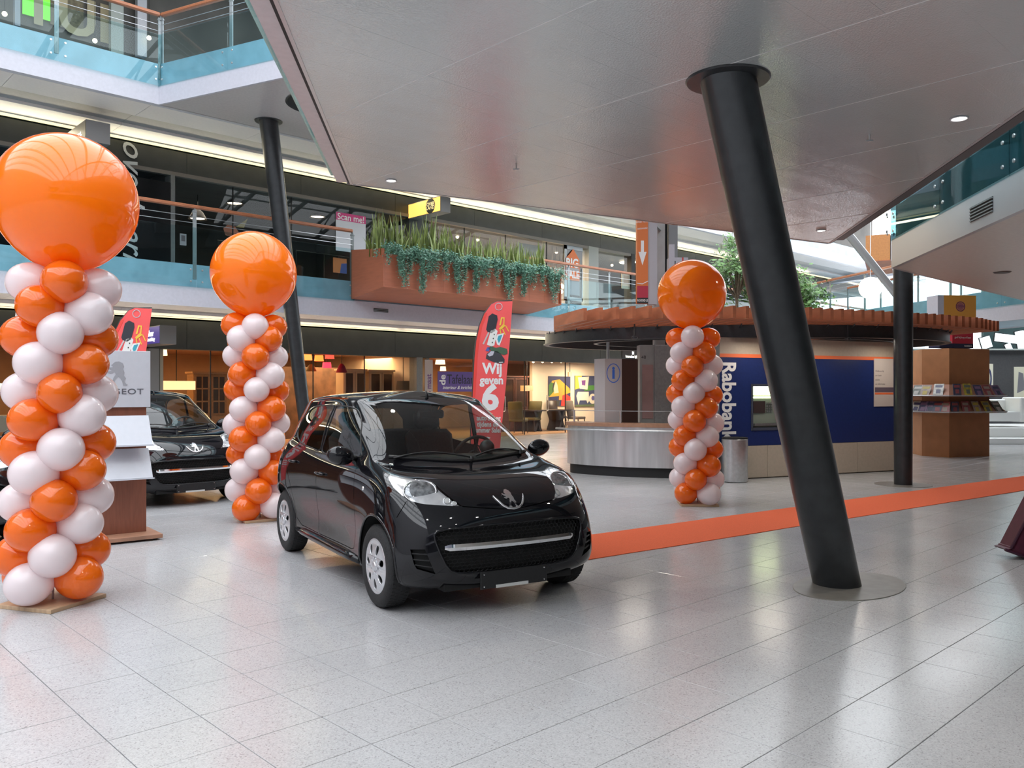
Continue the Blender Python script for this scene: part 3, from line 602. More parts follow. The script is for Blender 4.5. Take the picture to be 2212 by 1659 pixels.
def build_shell():
    bm = bmesh.new(); R = len(CX_ROWS); C = 14; V = {}
    def vert(p):
        k = (round(p[0], 4), round(p[1], 4), round(p[2], 4))
        if k not in V: V[k] = bm.verts.new(p)
        return V[k]
    for s in (-1, 1):
        for i in range(R-1):
            for j in range(C-1):
                q = [CX_ROWS[i][j], CX_ROWS[i][j+1], CX_ROWS[i+1][j+1], CX_ROWS[i+1][j]]
                vs = []
                for p in q:
                    v = vert((p[0], s*p[1], p[2]))
                    if v not in vs: vs.append(v)
                if len(vs) < 3: continue
                if s < 0: vs = vs[::-1]
                f = bm.faces.new(vs); f.smooth = True
    me = D.meshes.new('shell'); bm.to_mesh(me); bm.free()
    o = D.objects.new('shell_tmp', me); link(o)
    md = o.modifiers.new('s', 'SUBSURF'); md.levels = 2; md.render_levels = 2
    want = [v.co.copy() for v in me.vertices]
    for it in range(3):          # let the smooth surface pass through the measured points
        bpy.context.view_layer.update(); ev = o.evaluated_get(bpy.context.evaluated_depsgraph_get()).data
        lim = [ev.vertices[i].co.copy() for i in range(len(want))]
        for v, w, l in zip(me.vertices, want, lim): v.co += (w-l)*.85
        me.update()
    md.levels = 3; md.render_levels = 3
    bpy.context.view_layer.update()
    m2 = D.meshes.new_from_object(o.evaluated_get(bpy.context.evaluated_depsgraph_get()))
    D.objects.remove(o)
    return m2
shell = build_shell()
full = bmesh.new(); full.from_mesh(shell); bmesh.ops.recalc_face_normals(full, faces=full.faces[:])
full.normal_update()
c0 = sum((f.normal.z for f in full.faces if f.calc_center_median().z > 1.4), 0.0)
if c0 < 0: bmesh.ops.reverse_faces(full, faces=full.faces[:]); full.normal_update()
bvh = BVHTree.FromBMesh(full)
nl = full.verts.layers.float_vector.new('nrm')
for v in full.verts: v[nl] = v.normal
bmesh.ops.delete(full, geom=[f for f in full.faces if f.calc_center_median().y > 0], context='FACES')
H = full
def hit(o, d):
    r = bvh.ray_cast(Vector(o), Vector(d).normalized()); return r[0], r[1]
def pxhit(px, py): return hit(CAML, car_ray(px, py))
def front_x(y, z):
    r = bvh.ray_cast(Vector((4, y, z)), Vector((-1, 0, 0))); return r[0], r[1]
def side_pt(x, z):
    r = bvh.ray_cast(Vector((x, -3, z)), Vector((0, 1, 0))); return r[0], r[1]
P2 = {'px': lambda p: car_px(p), 'side': lambda p: (p.x, p.z), 'front': lambda p: (p.y, p.z), 'top': lambda p: (p.x, p.y)}
def faces_dir(f, proj):
    c = f.calc_center_median(); n = f.normal
    if proj == 'px': return n.dot(CAML-c) > 0
    if proj == 'side': return n.y < -0.15
    if proj == 'rear': return n.x < -0.1
    if proj == 'front': return n.x > 0.1
    return n.z > 0.1
def rect_of(poly): return min(p[0] for p in poly), max(p[0] for p in poly), min(p[1] for p in poly), max(p[1] for p in poly)
P2['rear'] = P2['front']
def inside(poly, q):
    x, y = q; c = False; n = len(poly); j = n-1
    for i in range(n):
        xi, yi = poly[i]; xj, yj = poly[j]
        if (yi > y) != (yj > y) and x < (xj-xi)*(y-yi)/(yj-yi)+xi: c = not c
        j = i
    return c
def cutpoly(proj, poly):
    x0, x1, y0, y1 = rect_of(poly); pr = P2[proj]; fs = []
    for f in H.faces:
        if not faces_dir(f, proj): continue
        q = [pr(v.co) for v in f.verts]
        if max(a[0] for a in q) < x0 or min(a[0] for a in q) > x1 or max(a[1] for a in q) < y0 or min(a[1] for a in q) > y1: continue
        fs.append(f)
    n = len(poly)
    for i in range(n):
        a, b = poly[i], poly[(i+1) % n]
        if proj == 'px':
            ra, rb = car_ray(*a), car_ray(*b); no = ra.cross(rb); co = CAML
        elif proj == 'side': co = Vector((a[0], 0, a[1])); no = Vector((b[0]-a[0], 0, b[1]-a[1])).cross(Vector((0, 1, 0)))
        elif proj == 'top': co = Vector((a[0], a[1], 0)); no = Vector((b[0]-a[0], b[1]-a[1], 0)).cross(Vector((0, 0, 1)))
        else: co = Vector((0, a[0], a[1])); no = Vector((0, b[0]-a[0], b[1]-a[1])).cross(Vector((1, 0, 0)))
        if no.length < 1e-9: continue
        # only the faces this edge comes near
        ex0, ex1 = min(a[0], b[0]), max(a[0], b[0]); ey0, ey1 = min(a[1], b[1]), max(a[1], b[1]); near = []; rest = []
        for f in fs:
            q = [pr(v.co) for v in f.verts]
            if max(c[0] for c in q) < ex0 or min(c[0] for c in q) > ex1 or max(c[1] for c in q) < ey0 or min(c[1] for c in q) > ey1: rest.append(f)
            else: near.append(f)
        if not near: continue
        g = set(near)
        for f in near: g.update(f.edges); g.update(f.verts)
        r = bmesh.ops.bisect_plane(H, geom=list(g), dist=1e-6, plane_co=co, plane_no=no.normalized())
        near2 = set(x for x in r['geom'] if isinstance(x, bmesh.types.BMFace) and x.is_valid)
        fs = [f for f in rest if f.is_valid] + [f for f in near2]
        fs = list(dict.fromkeys(fs))
def smoothpoly(pts, n=3, closed=True):       # Catmull-Rom through the points
    out = []; m = len(pts)
    for i in range(m):
        p0, p1, p2, p3 = pts[(i-1) % m], pts[i], pts[(i+1) % m], pts[(i+2) % m]
        for k in range(n):
            t = k/n
            out.append(tuple(0.5*((2*p1[c]) + (-p0[c]+p2[c])*t + (2*p0[c]-5*p1[c]+4*p2[c]-p3[c])*t*t + (-p0[c]+3*p1[c]-3*p2[c]+p3[c])*t**3) for c in (0, 1)))
    return out
WR = 0.283; AX = (1.03, -1.31); AR = 0.345
CL = []   # (class, proj, polygon, extra test)
def strip(pts, w):     # thin polygons along a polyline
    out = []
    for a, b in zip(pts, pts[1:]):
        dx, dy = b[0]-a[0], b[1]-a[1]; l = math.hypot(dx, dy); nx, ny = -dy/l*w/2, dx/l*w/2
        out.append([(a[0]+nx, a[1]+ny), (b[0]+nx, b[1]+ny), (b[0]-nx, b[1]-ny), (a[0]-nx, a[1]-ny)])
    return out
for ax in AX: CL.append(('arch', 'side', [(ax+AR*math.cos(a*2*PI/28), 0.285+AR*1.02*math.sin(a*2*PI/28)) for a in range(28)]))
# windows, side view in metres
FWIN = [(.50,1.00),(.47,1.035),(.36,1.155),(.25,1.245),(.12,1.325),(.0,1.358),(-.14,1.366),(-.275,1.368),(-.30,1.30),(-.33,1.10),(-.345,.985),(-.1,.975),(.2,.972)]
RWIN = [(-.345,1.366),(-.55,1.366),(-.80,1.352),(-.96,1.315),(-1.08,1.24),(-1.13,1.15),(-1.11,1.09),(-1.02,1.045),(-.85,1.015),(-.62,.998),(-.41,.99),(-.395,1.10),(-.37,1.27)]
CL.append(('front_window', 'side', FWIN)); CL.append(('rear_window', 'side', RWIN))
WSC = [(838,984),(822,965),(806,938),(794,908),(786,884),(783,873),(795,871),(850,870),(905,869.5),(938,870),(1000,873),(1060,880),(1060,995),(1019,995),(960,992),(900,989),(862,987)]
CL.append(('windscreen', 'px', WSC))
HL = smoothpoly([(836,1021),(843,1018),(862,1022),(885,1026),(905,1030),(925,1036),(940,1044),(950,1055),(968,1070),(985,1083),(999,1093)], 1)[:-0 or None] + [(975,1093),(945,1091),(915,1089),(890,1083),(868,1070),(850,1053),(840,1036)]
CL.append(('headlight', 'px', HL))
MOUTH = [(0,.602),(-.30,.60),(-.50,.588),(-.56,.575),(-.578,.555),(-.575,.52),(-.55,.44),(-.515,.36),(-.48,.318),(-.43,.297),(-.35,.289),(-.2,.286),(0,.285),(.05,.285),(.05,.602)]
CL.append(('mouth', 'front', MOUTH))
VENT = [(886,1187),(918,1187),(938,1235),(942,1241),(900,1229),(894,1218)]
CL.append(('vent', 'px', VENT))
# shut lines
DOORF = [(.44,.985),(.55,.93),(.585,.80),(.60,.62),(.60,.45),(.56,.33),(.50,.315),(-.30,.305),(-.335,.34),(-.34,.60),(-.335,.80),(-.345,.985)]
for s in strip(DOORF, .006): CL.append(('gap', 'side', s))
DOORR = [(-.34,.305),(-.80,.31),(-.93,.36),(-.97,.50),(-1.03,.64),(-1.16,.80),(-1.19,.95),(-1.16,1.10),(-1.11,1.25),(-.98,1.335)]
for s in strip(DOORR, .006): CL.append(('gap', 'side', s))
for s in strip([(878,1083),(868,1100),(857,1118)], 1.6): CL.append(('gap', 'px', s))
for s in strip([(845,1000),(843,1010),(842,1019)], 1.6): CL.append(('gap', 'px', s))
HOODL = [(999,1094),(1040,1097),(1075,1099),(1100,1099.5),(1150,1099)]
for s in strip(HOODL, 2.0): CL.append(('gap', 'px', s))
HOODE = [(842,1001),(880,1008),(920,1022),(950,1040),(958,1052)]
CL.append(('tail_light', 'rear', [(-.80,.92),(-.80,.55),(-.66,.57),(-.62,.75),(-.60,.95)]))
CL.append(('hatch_glass', 'rear', [(.05,1.32),(-.36,1.31),(-.46,1.20),(-.50,1.06),(-.42,1.02),(.05,1.01)]))
CL.append(('front_door', 'side', [(p[0], p[1]) for p in DOORF[:-1]] + [(-.345,.985),(-.31,1.39),(.0,1.385),(.18,1.31),(.36,1.18)]))
CL.append(('rear_door', 'side', DOORR + [(-.8,1.375),(-.31,1.39),(-.345,.985),(-.34,.80),(-.34,.60)]))
CL.append(('front_bumper', 'front', [(-.84,.17),(-.84,.60),(-.74,.66),(-.60,.70),(-.40,.69),(.05,.672),(.05,.17)]))
for c, p, poly in CL:
    if c not in ('front_bumper', 'front_door', 'rear_door'): cutpoly(p, poly)
for c, p, poly in CL:
    if c == 'front_bumper': cutpoly(p, poly)
H.normal_update()
boxes = [rect_of(p) for _, _, p in CL]
groups = {}
for f in H.faces:
    c = f.calc_center_median(); cls = None
    for (k, p, poly), bx in zip(CL, boxes):
        if not faces_dir(f, p): continue
        q = P2[p](c)
        if q[0] < bx[0] or q[0] > bx[1] or q[1] < bx[2] or q[1] > bx[3]: continue
        if k == 'front_bumper' and c.x < 1.12: continue
        if k == 'arch' and c.y > -.5: continue
        if k == 'windscreen' and (n_z := f.normal.z) > 0.97: continue
        if inside(poly, q): cls = k; break
    if cls is None:
        cls = 'hood' if (c.x > .84 and f.normal.z > .55 and c.z > .70 and abs(c.y) < .64 - .0*(c.x)) and c.z > .7 else 'body_shell'
    if cls in ('arch', 'gap'): continue
    groups.setdefault(cls, []).append(f)
def patch(fs, off=0.0, both=False, flip=False, offv=None):
    """mesh from faces of the half shell; both -> mirrored and joined; flip -> mirrored only"""
    vid = {}; co = []; no = []; fc = []
    for f in fs:
        ids = []
        for v in f.verts:
            if v not in vid:
                vid[v] = len(co); n = Vector(v[nl]).normalized(); no.append(n); co.append(v.co + n*off + (offv or Vector()))
            ids.append(vid[v])
        fc.append(ids)
    if both or flip:
        k = len(co); co2 = [Vector((p.x, -p.y, p.z)) for p in co]; no2 = [Vector((n.x, -n.y, n.z)) for n in no]
        if flip: co, no, fc = co2, no2, [i[::-1] for i in fc]
        else: co += co2; no += no2; fc += [[i+k for i in q[::-1]] for q in fc]
    me = D.meshes.new('p'); me.from_pydata(co, [], fc)
    for p in me.polygons: p.use_smooth = True
    me.update(); me.normals_split_custom_set_from_vertices(no)
    return me
def car_patch(name, cls, m, root, both=True, off=0.0):
    if cls not in groups: return []
    if both: me = patch(groups[cls], off, both=True); me.name = name; return [mob(name, me, root, m)]
    out = []
    for fl in (False, True):
        me = patch(groups[cls], off, flip=fl); me.name = name; out.append(mob(name, me, root, m))
    return out
def build_wheel(root, x, s, rz=0.0):
    w = D.objects.new('wheel', None)   # becomes the tyre object below
    bm = bmesh.new()
    prof = [(.185,-.075),(.205,-.085),(.245,-.088),(.266,-.080),(.278,-.066),(.283,-.045),(.2835,-.0),(.283,.045),(.278,.066),(.266,.080),(.245,.088),(.205,.085),(.185,.075)]
    lathe(bm, prof, 48, mtx=Matrix.Rotation(PI/2, 4, 'X'))
    for g in (-.03, 0, .03):
        pass
    o = bmo('wheel', bm, rubber, root, smooth=0.7); D.objects.remove(w)
    o.location = (x, s*.712, WR); o.rotation_euler = (0, 0, rz)
    # tread blocks
    bm = bmesh.new()
    for k in range(60):
        a = 2*PI*k/60
        for yy in (-.05, -.017, .017, .05):
            a2 = a + (.05 if yy in (-.017, .05) else 0)
            c = Vector((.283*math.cos(a2), yy, .283*math.sin(a2)))
            obox(bm, c, (-math.sin(a2), 0, math.cos(a2)), (0, 1, 0), (math.cos(a2), 0, math.sin(a2)), .021, .026, .004)
    bmo('tread', bm, rubber, o)
    # hubcap: 2D shape with seven oval holes, dished
    loops = [ring_pts(0, 0, .186, .186, 56)]
    for k in range(7):
        a = 2*PI*k/7 + .3; lp = []
        for q in range(14):
            t = 2*PI*q/14; rr, tt = .122 + .040*math.cos(t), .026*math.sin(t)*(1+.25*math.cos(t))
            lp.append((rr*math.cos(a)-tt*math.sin(a), rr*math.sin(a)+tt*math.cos(a)))
        loops.append(lp)
    me = shape_mesh(loops, .004, 'hubcap', .003)
    for v in me.vertices:
        r = math.hypot(v.co.x, v.co.y); v.co.z += .016*(1-(r/.186)**2)
    for p in me.polygons: p.use_smooth = False
    me.materials.clear(); h = mob('hubcap', me, o, alloy)
    h.rotation_euler = (PI/2 if s < 0 else -PI/2, 0, 0); h.location = (0, s*.072, 0)
    bm = bmesh.new(); lathe(bm, [(0,.030),(.016,.029),(.030,.024),(.036,.014),(.038,.0)], 24)
    lathe(bm, [(.172,.004),(.182,.010),(.190,.008),(.194,-.002)], 48)
    for k in range(7):
        a = 2*PI*(k+.5)/7 + .3
        lathe(bm, [(0,.012),(.009,.011),(.0095,.004)], 8, mtx=Matrix.Translation((.055*math.cos(a), .055*math.sin(a), .012)))
    hc = bmo('hub_cover', bm, alloy, h, smooth=0.6)
    bm = bmesh.new(); lathe(bm, [(0,-.02),(.187,-.02)], 40)
    bmo('brake_disc', bm, matteblack, h)
    return o
def build_car(root):
    car_patch('body_shell', 'body_shell', paint, root); car_patch('hood', 'hood', paint, root)
    car_patch('front_bumper', 'front_bumper', paint, root)
    fd = car_patch('door', 'front_door', paint, root, False); rd = car_patch('door', 'rear_door', paint, root, False)
    for o_, ds in (('front_window', fd), ('rear_window', rd)):
        for w, par in zip(car_patch('window', o_, autoglass, root, False), ds):
            w.parent = par
            # thin rubber round the window
    wsc = car_patch('windscreen', 'windscreen', windglass, root)[0]
    car_patch('hatch_window', 'hatch_glass', autoglass, root)
    car_patch('tail_light', 'tail_light', taillens, root, False)
    # window surrounds
    for win, ds in ((FWIN, fd), (RWIN, rd)):
        for s, par in ((1, ds[0]), (-1, ds[1])):
            bm = bmesh.new(); pts = []
            for x, z in smoothpoly(win, 3):
                p, n = side_pt(x, z)
                if p is None: continue
                pts.append(Vector((p.x, p.y*s, p.z)))
            tube(bm, pts, .006, 6, closed=True); bmo('window_seal', bm, blackplastic, par, smooth=True)
    # windscreen seal
    # sills
    for s in (-1, 1):
        bm = bmesh.new()
        for zc, r in ((.255, .035),):
            pts = [Vector((x, s*.775, zc)) for x in (.66, .4, 0, -.4, -.75, -.93)]
            tube(bm, pts, [r*.7, r, r, r, r, r*.7], 10)
        bmo('sill', bm, paint, root, smooth=True)
        # arch lips
        for ax in AX:
            bm = bmesh.new(); pts = []
            for k in range(25):
                a = math.radians(-8 + 196*k/24); x = ax+AR*math.cos(a); z = .285+AR*1.02*math.sin(a)
                p, n = side_pt(x, max(z, .2))
                if p is not None: pts.append(Vector((x, s*(abs(p.y) - .004), z)))
            tube(bm, pts, .011, 6); bmo('arch_trim', bm, paint, root, smooth=True)
            # wheel well
            bm = bmesh.new(); A = []; B = []
            for k in range(25):
                a = math.radians(-15 + 210*k/24); x = ax+(AR+.004)*math.cos(a); z = .285+(AR+.004)*math.sin(a)
                p, n = side_pt(x, max(z, .2)); yy = abs(p.y)-.012 if p is not None else .72
                A.append(bm.verts.new((x, s*yy, z))); B.append(bm.verts.new((x, s*.50, z)))
            for k in range(24): bm.faces.new((A[k], A[k+1], B[k+1], B[k]))
            bm.faces.new(B)
            bmo('wheel_well', bm, matteblack, root)
    # underbody and cabin tub
    bm = bmesh.new()
    box(bm, -1.60, 1.52, -.50, .50, .17, .26); box(bm, -.93, .66, -.72, .72, .20, .28)
    box(bm, .70, 1.50, -.48, .48, .26, .60)
    bmo('underbody', bm, matteblack, root)
    bm = bmesh.new()
    # dashboard
    sec = [(.92,.90),(.66,.985),(.50,.99),(.42,.93),(.40,.72),(.55,.55),(.9,.55)]
    prism(bm, [(x, -.63, z) for x, z in sec], (0, 1.26, 0)); bmo('dashboard', bm, blackplastic, root)
    # front door inner cards are the backs of the panels; seats
    for s in (-1, 1):
        bm = bmesh.new()
        box(bm, -.45, .10, s*.36-.24, s*.36+.24, .42, .56, .05)
        obox(bm, (-.55, s*.36, .84), (.97, 0, .25), (0, 1, 0), (-.25, 0, .97), .14, .46, .60, bev=.05)
        st = bmo('front_seat', bm, seatcloth, root, smooth=0.8)
        bm = bmesh.new(); obox(bm, (-.66, s*.36, 1.22), (.97, 0, .25), (0, 1, 0), (-.25, 0, .97), .09, .25, .17, bev=.035)
        tube(bm, [(-.62, s*.36-.06, 1.1), (-.65, s*.36-.06, 1.2)], .008, 6); tube(bm, [(-.62, s*.36+.06, 1.1), (-.65, s*.36+.06, 1.2)], .008, 6)
        bmo('headrest', bm, seatcloth, st, smooth=0.8)
    bm = bmesh.new(); box(bm, -1.30, -.85, -.60, .60, .45, .58, .05)
    obox(bm, (-1.33, 0, .84), (.97, 0, .25), (0, 1, 0), (-.25, 0, .97), .12, 1.2, .55, bev=.05)
    bmo('rear_seat', bm, seatcloth, root, smooth=0.8)
    # steering wheel (car's left)
    bm = bmesh.new(); M = Matrix.Translation((.32, .34, .95)) @ Matrix.Rotation(math.radians(-65), 4, 'Y')
    tube(bm, [M @ Vector((.18*math.cos(a*PI/12), .18*math.sin(a*PI/12), 0)) for a in range(24)], .014, 8, closed=True)
    for a in (0, 2.3, 4.0): tube(bm, [M @ Vector((0, 0, -.02)), M @ Vector((.17*math.cos(a), .17*math.sin(a), 0))], .014, 6)
    lathe(bm, [(0, .02), (.05, .015), (.06, -.02)], 16, mtx=M); tube(bm, [M @ Vector((0, 0, 0)), M @ Vector((0, 0, -.25))], .03, 8)
    bmo('steering_wheel', bm, blackplastic, root, smooth=0.8)
    # rev counter pod, round on the dash
    bm = bmesh.new(); bmesh.ops.create_uvsphere(bm, u_segments=20, v_segments=12, radius=.062, matrix=Matrix.Translation((.56, .34, 1.035)))
    bmo('instrument_pod', bm, blackplastic, root, smooth=True)
    # interior mirror
    bm = bmesh.new(); obox(bm, (.22, 0, 1.30), (1, 0, 0), (0, 1, 0), (0, 0, 1), .03, .24, .07, bev=.015); tube(bm, [(.22, 0, 1.33), (.24, 0, 1.38)], .01, 6)
    bmo('rear_view_mirror', bm, blackplastic, root)
    # headlights: deep silver bowl behind a clear cover
    cov = car_patch('headlight', 'headlight', lensglass, root, False, off=.003)
    for i, hl in enumerate(cov):
        s = 1 if i == 0 else -1
        me = patch(groups['headlight'], -.022, flip=(i == 1)); me.name = 'reflector'; mob('reflector', me, hl, silverrefl)
        for (px, py, r, rr, dep) in ((908, 1058, .086, .009, .022), (966, 1080, .022, .004, .016), (982, 1086, .016, .003, .016)):
            p, n = pxhit(px, py)
            if p is None: continue
            n2 = (n*.55 + Vector((.85, -.28, .05))*.45).normalized()
            q = Vector((p.x, p.y*s, p.z)); nn = Vector((n2.x, n2.y*s, n2.z)); q = q - nn*dep
            R = nn.to_track_quat('Z', 'Y').to_matrix().to_4x4(); M = Matrix.Translation(q) @ R @ Matrix.Diagonal((1.28 if r > .05 else 1, 1, 1, 1))
            bm = bmesh.new(); tube(bm, [M @ Vector((r*1.0*math.cos(a*PI/16), r*1.0*math.sin(a*PI/16), 0)) for a in range(32)], rr, 8, closed=True)
            if r > .05: tube(bm, [M @ Vector((r*.82*math.cos(a*PI/16), r*.82*math.sin(a*PI/16), .002)) for a in range(32)], rr*.5, 8, closed=True)
            bmo('chrome_ring', bm, chrome, hl, smooth=True)
            bm = bmesh.new(); lathe(bm, [(r*.97, 0), (r*.9, .07*r), (r*.6, .15*r), (r*.3, .2*r), (0, .21*r)], 28, mtx=M)
            bmo('lamp_lens', bm, domeglass if r > .05 else amber, hl, smooth=True)
            if r > .05:
                bm = bmesh.new(); obox(bm, M @ Vector((0, 0, .016)), R @ Vector((1, 0, 0)), R @ Vector((0, 1, 0)), nn, .05, .02, .006, bev=.003)
                bmo('bulb_shield', bm, chrome, hl)
    # mouth: recessed black skin with a honeycomb and a chrome bar
    if 'mouth' in groups:
        gr = patch(groups['mouth'], -.045, both=True); gr.name = 'grille'; g = mob('grille', gr, root, matteblack)
        bm = bmesh.new(); cell = .034; poly = [(y, z) for y, z in MOUTH]
        for i in range(-17, 18):
            for j in range(0, 14):
                y = i*cell*1.0 + (cell/2 if j % 2 else 0); z = .285 + j*cell*.72*.9
                if not inside(poly, (-abs(y)-.0001, z)) or abs(z-.47) < .03: continue
                vs = []
                for k in range(6):
                    a = PI/6 + k*PI/3; yy = y+.021*math.cos(a); zz = z+.0155*math.sin(a); p, n = front_x(yy, zz)
                    if p is None: break
                    vs.append(Vector((p.x-.030, yy, zz)))
                if len(vs) == 6: tube(bm, vs, .0026, 3, closed=True)
        tag(bmo('honeycomb', bm, blackplastic, g), kind='stuff')
        for sgn in (1,):
            edge = [(y, z) for y, z in MOUTH if y <= 0]; pts = []
            for y, z in edge + [(-y, z) for y, z in edge[::-1]]:
                p, n = front_x(y, z); pts.append(Vector((p.x-.002, y, z)))
            bm = bmesh.new(); tube(bm, pts, .009, 8, closed=True); bmo('grille_rim', bm, paint, root, smooth=True)
        # inner side wall of the opening
        bm = bmesh.new(); A = []; B = []
        for q in pts: A.append(bm.verts.new(q)); B.append(bm.verts.new(q+Vector((-.05, 0, 0))))
        for k in range(len(A)): bm.faces.new((A[k], A[(k+1) % len(A)], B[(k+1) % len(A)], B[k]))
        bmo('opening_wall', bm, blackplastic, root)
    bm = bmesh.new(); sec = [(-.010, -.025), (.012, -.022), (.020, .0), (.014, .021), (-.010, .024)]; rings = []
    for k in range(33):
        y = -.52 + 1.0*k/32; p, n = front_x(y, .47); e = 1.0 if 0 < k < 32 else .5
        rings.append([bm.verts.new((p.x-.008+a*e, y, .470+b*e)) for a, b in sec])
    for A, B in zip(rings, rings[1:]):
        for k in range(5): bm.faces.new((A[k], A[(k+1) % 5], B[(k+1) % 5], B[k]))
    bm.faces.new(rings[0][::-1]); bm.faces.new(rings[-1])
    bmesh.ops.recalc_face_normals(bm, faces=bm.faces[:]); bmo('chrome_bar', bm, chrome, root, smooth=0.5)
    # side vents
    if 'vent' in groups:
        for fl in (False, True):
            me = patch(groups['vent'], -.03, flip=fl); me.name = 'bumper_vent'; v = mob('bumper_vent', me, root, matteblack); s = 1 if not fl else -1
            bm = bmesh.new()
            for a, b in (((889, 1196), (922, 1198)), ((892, 1209), (928, 1212)), ((896, 1221), (935, 1227))):
                pa, na = pxhit(*a); pb, nb = pxhit(*b)
                if pa is None or pb is None: continue
                pts = [Vector((p.x, p.y*s, p.z)) for p in (pa-na*.012, (pa+pb)/2-(na+nb)*.004, pb-nb*.012)]
                tube(bm, pts, .006, 5)
            bmo('vent_slat', bm, blackplastic, v)
    # badge
    pts = []
    for y, z in ((-.118,.772),(-.10,.742),(-.075,.712),(-.045,.694),(0,.688),(.045,.694),(.075,.712),(.10,.742),(.118,.772)):
        p, n = front_x(y, z); pts.append(p+n*.004)
    bm = bmesh.new(); tube(bm, pts, [.004,.008,.009,.009,.009,.009,.009,.008,.004], 8); bmo('badge_surround', bm, chrome, root, smooth=True)
    me = shape_mesh(LION, .004, 'emblem', .002)
    p, n = front_x(0, .75)
    for v in me.vertices:
        y, z = v.co.x*.105, .748+v.co.y*.105; q, n = front_x(y, z); v.co = q + n*(.003+.8*max(0, v.co.z))
    me.materials.clear(); mob('emblem', me, root, chrome)
    # plate carrier
    p, n = front_x(0, .26); yy = -.02
    bm = bmesh.new(); obox(bm, (p.x+.012, yy, .235), (1, 0, 0), (0, 1, 0), (0, 0, 1), .014, .52, .115, bev=.003)
    pl = bmo('plate_holder', bm, blackplastic, root)
    bm = bmesh.new(); obox(bm, (p.x+.022, yy-.02, .188), (1, 0, 0), (0, 1, 0), (0, 0, 1), .006, .25, .02)
    bmo('plate_strip', bm, mat('pale_strip', (.55, .56, .55), .5), pl)
    bm = bmesh.new()
    for a in (-.235, .235):
        for b in (-.04, .04): lathe(bm, [(0, .004), (.005, .003), (.006, 0)], 8, mtx=Matrix.Translation((p.x+.02, yy+a, .235+b)) @ Matrix.Rotation(PI/2, 4, 'Y'))
    tag(bmo('screw', bm, chrome, pl), kind='stuff')
    # mirrors, handles, indicators
    for s in (-1, 1):
        bm = bmesh.new(); bmesh.ops.create_uvsphere(bm, u_segments=24, v_segments=14, radius=1)
        for v in bm.verts:
            x, y, z = v.co; v.co = Vector((.50 + .075*x*(1 if x > 0 else .35), s*(.865 + .105*y), 1.012 + .072*z + .010*y))
        bmesh.ops.recalc_face_normals(bm, faces=bm.faces[:])
        mi = bmo('door_mirror', bm, paint, root, smooth=True)
        bm = bmesh.new(); tube(bm, [(.44, s*.72, .985), (.47, s*.80, .985)], [.022, .018], 8); bmo('mirror_arm', bm, blackplastic, mi, smooth=True)
        for x, z in ((-.22, .815), (-.99, .86)):
            p, n = side_pt(x, z); yq = abs(p.y)
            bm = bmesh.new(); tube(bm, [(x-.09, s*(yq-.002), z), (x-.075, s*(yq+.022), z), (x, s*(yq+.032), z+.004), (x+.075, s*(yq+.022), z), (x+.09, s*(yq-.002), z)], [.009, .012, .013, .012, .009], 8)
            bmo('door_handle', bm, paint, fd[0 if s < 0 else 1] if x > -.5 else rd[0 if s < 0 else 1], smooth=True)
        p, n = pxhit(784, 1055)
        if p is not None:
            q = Vector((p.x, p.y*-s, p.z)) if s > 0 else p
            q = Vector((p.x, abs(p.y)*s, p.z)); M = Matrix.Translation(q) @ Matrix.Rotation(-s*PI/2, 4, 'X')
            bm = bmesh.new(); lathe(bm, [(0, .008), (.008, .007), (.014, .004), (.016, -.001)], 16, mtx=M); bmo('side_indicator', bm, chrome, root, smooth=True)
    # cowl and wipers
    bm = bmesh.new(); pts = []
    for k in range(25):
        px = 840 + (1019-840)*k/24; py = 987 + 8.5*min(1, k/18); p, n = pxhit(px, py)
        if p is not None: pts.append(p + n*.002)
    full_ = pts + [Vector((p.x, -p.y, p.z)) for p in pts[::-1]]
    tube(bm, full_, .014, 6); bmo('cowl', bm, blackplastic, root, smooth=True)
    def onsurf(y, x): r = bvh.ray_cast(Vector((x, y, 3)), Vector((0, 0, -1))); return r[0], r[1]
    for y0, x0, y1, x1 in ((.02, .90, -.56, .80), (.50, .80, .06, .885)):
        pts = []
        for k in range(9):
            t = k/8; p, n = onsurf(y0+(y1-y0)*t, x0+(x1-x0)*t-.02*math.sin(PI*t)); pts.append(p+n*(.02+.01*math.sin(PI*t)))
        bm = bmesh.new(); tube(bm, pts, .007, 6); tube(bm, [p + Vector((-.012, 0, .0)) for p in pts[3:]], .005, 4); lathe(bm, [(0, .03), (.015, .028), (.018, 0)], 10, mtx=Matrix.Translation(pts[0]-Vector((0, 0, .02))))
        bmo('wiper', bm, blackplastic, root, smooth=True)
    bm = bmesh.new(); p, n = onsurf(0, .15); tube(bm, [p-n*.01, p+Vector((-.012, 0, .03)), p+Vector((-.03, 0, .06))], [.016, .011, .006], 8)
    bmo('aerial', bm, blackplastic, root, smooth=True)
    for ax in AX:
        for s in (-1, 1): build_wheel(root, ax, s)
car1 = empty('car', CARM.to_translation(), CAR_RZ, 'glossy black small hatchback parked on the pale floor, nearest the camera', 'car', 'black hatchbacks')
build_car(car1)
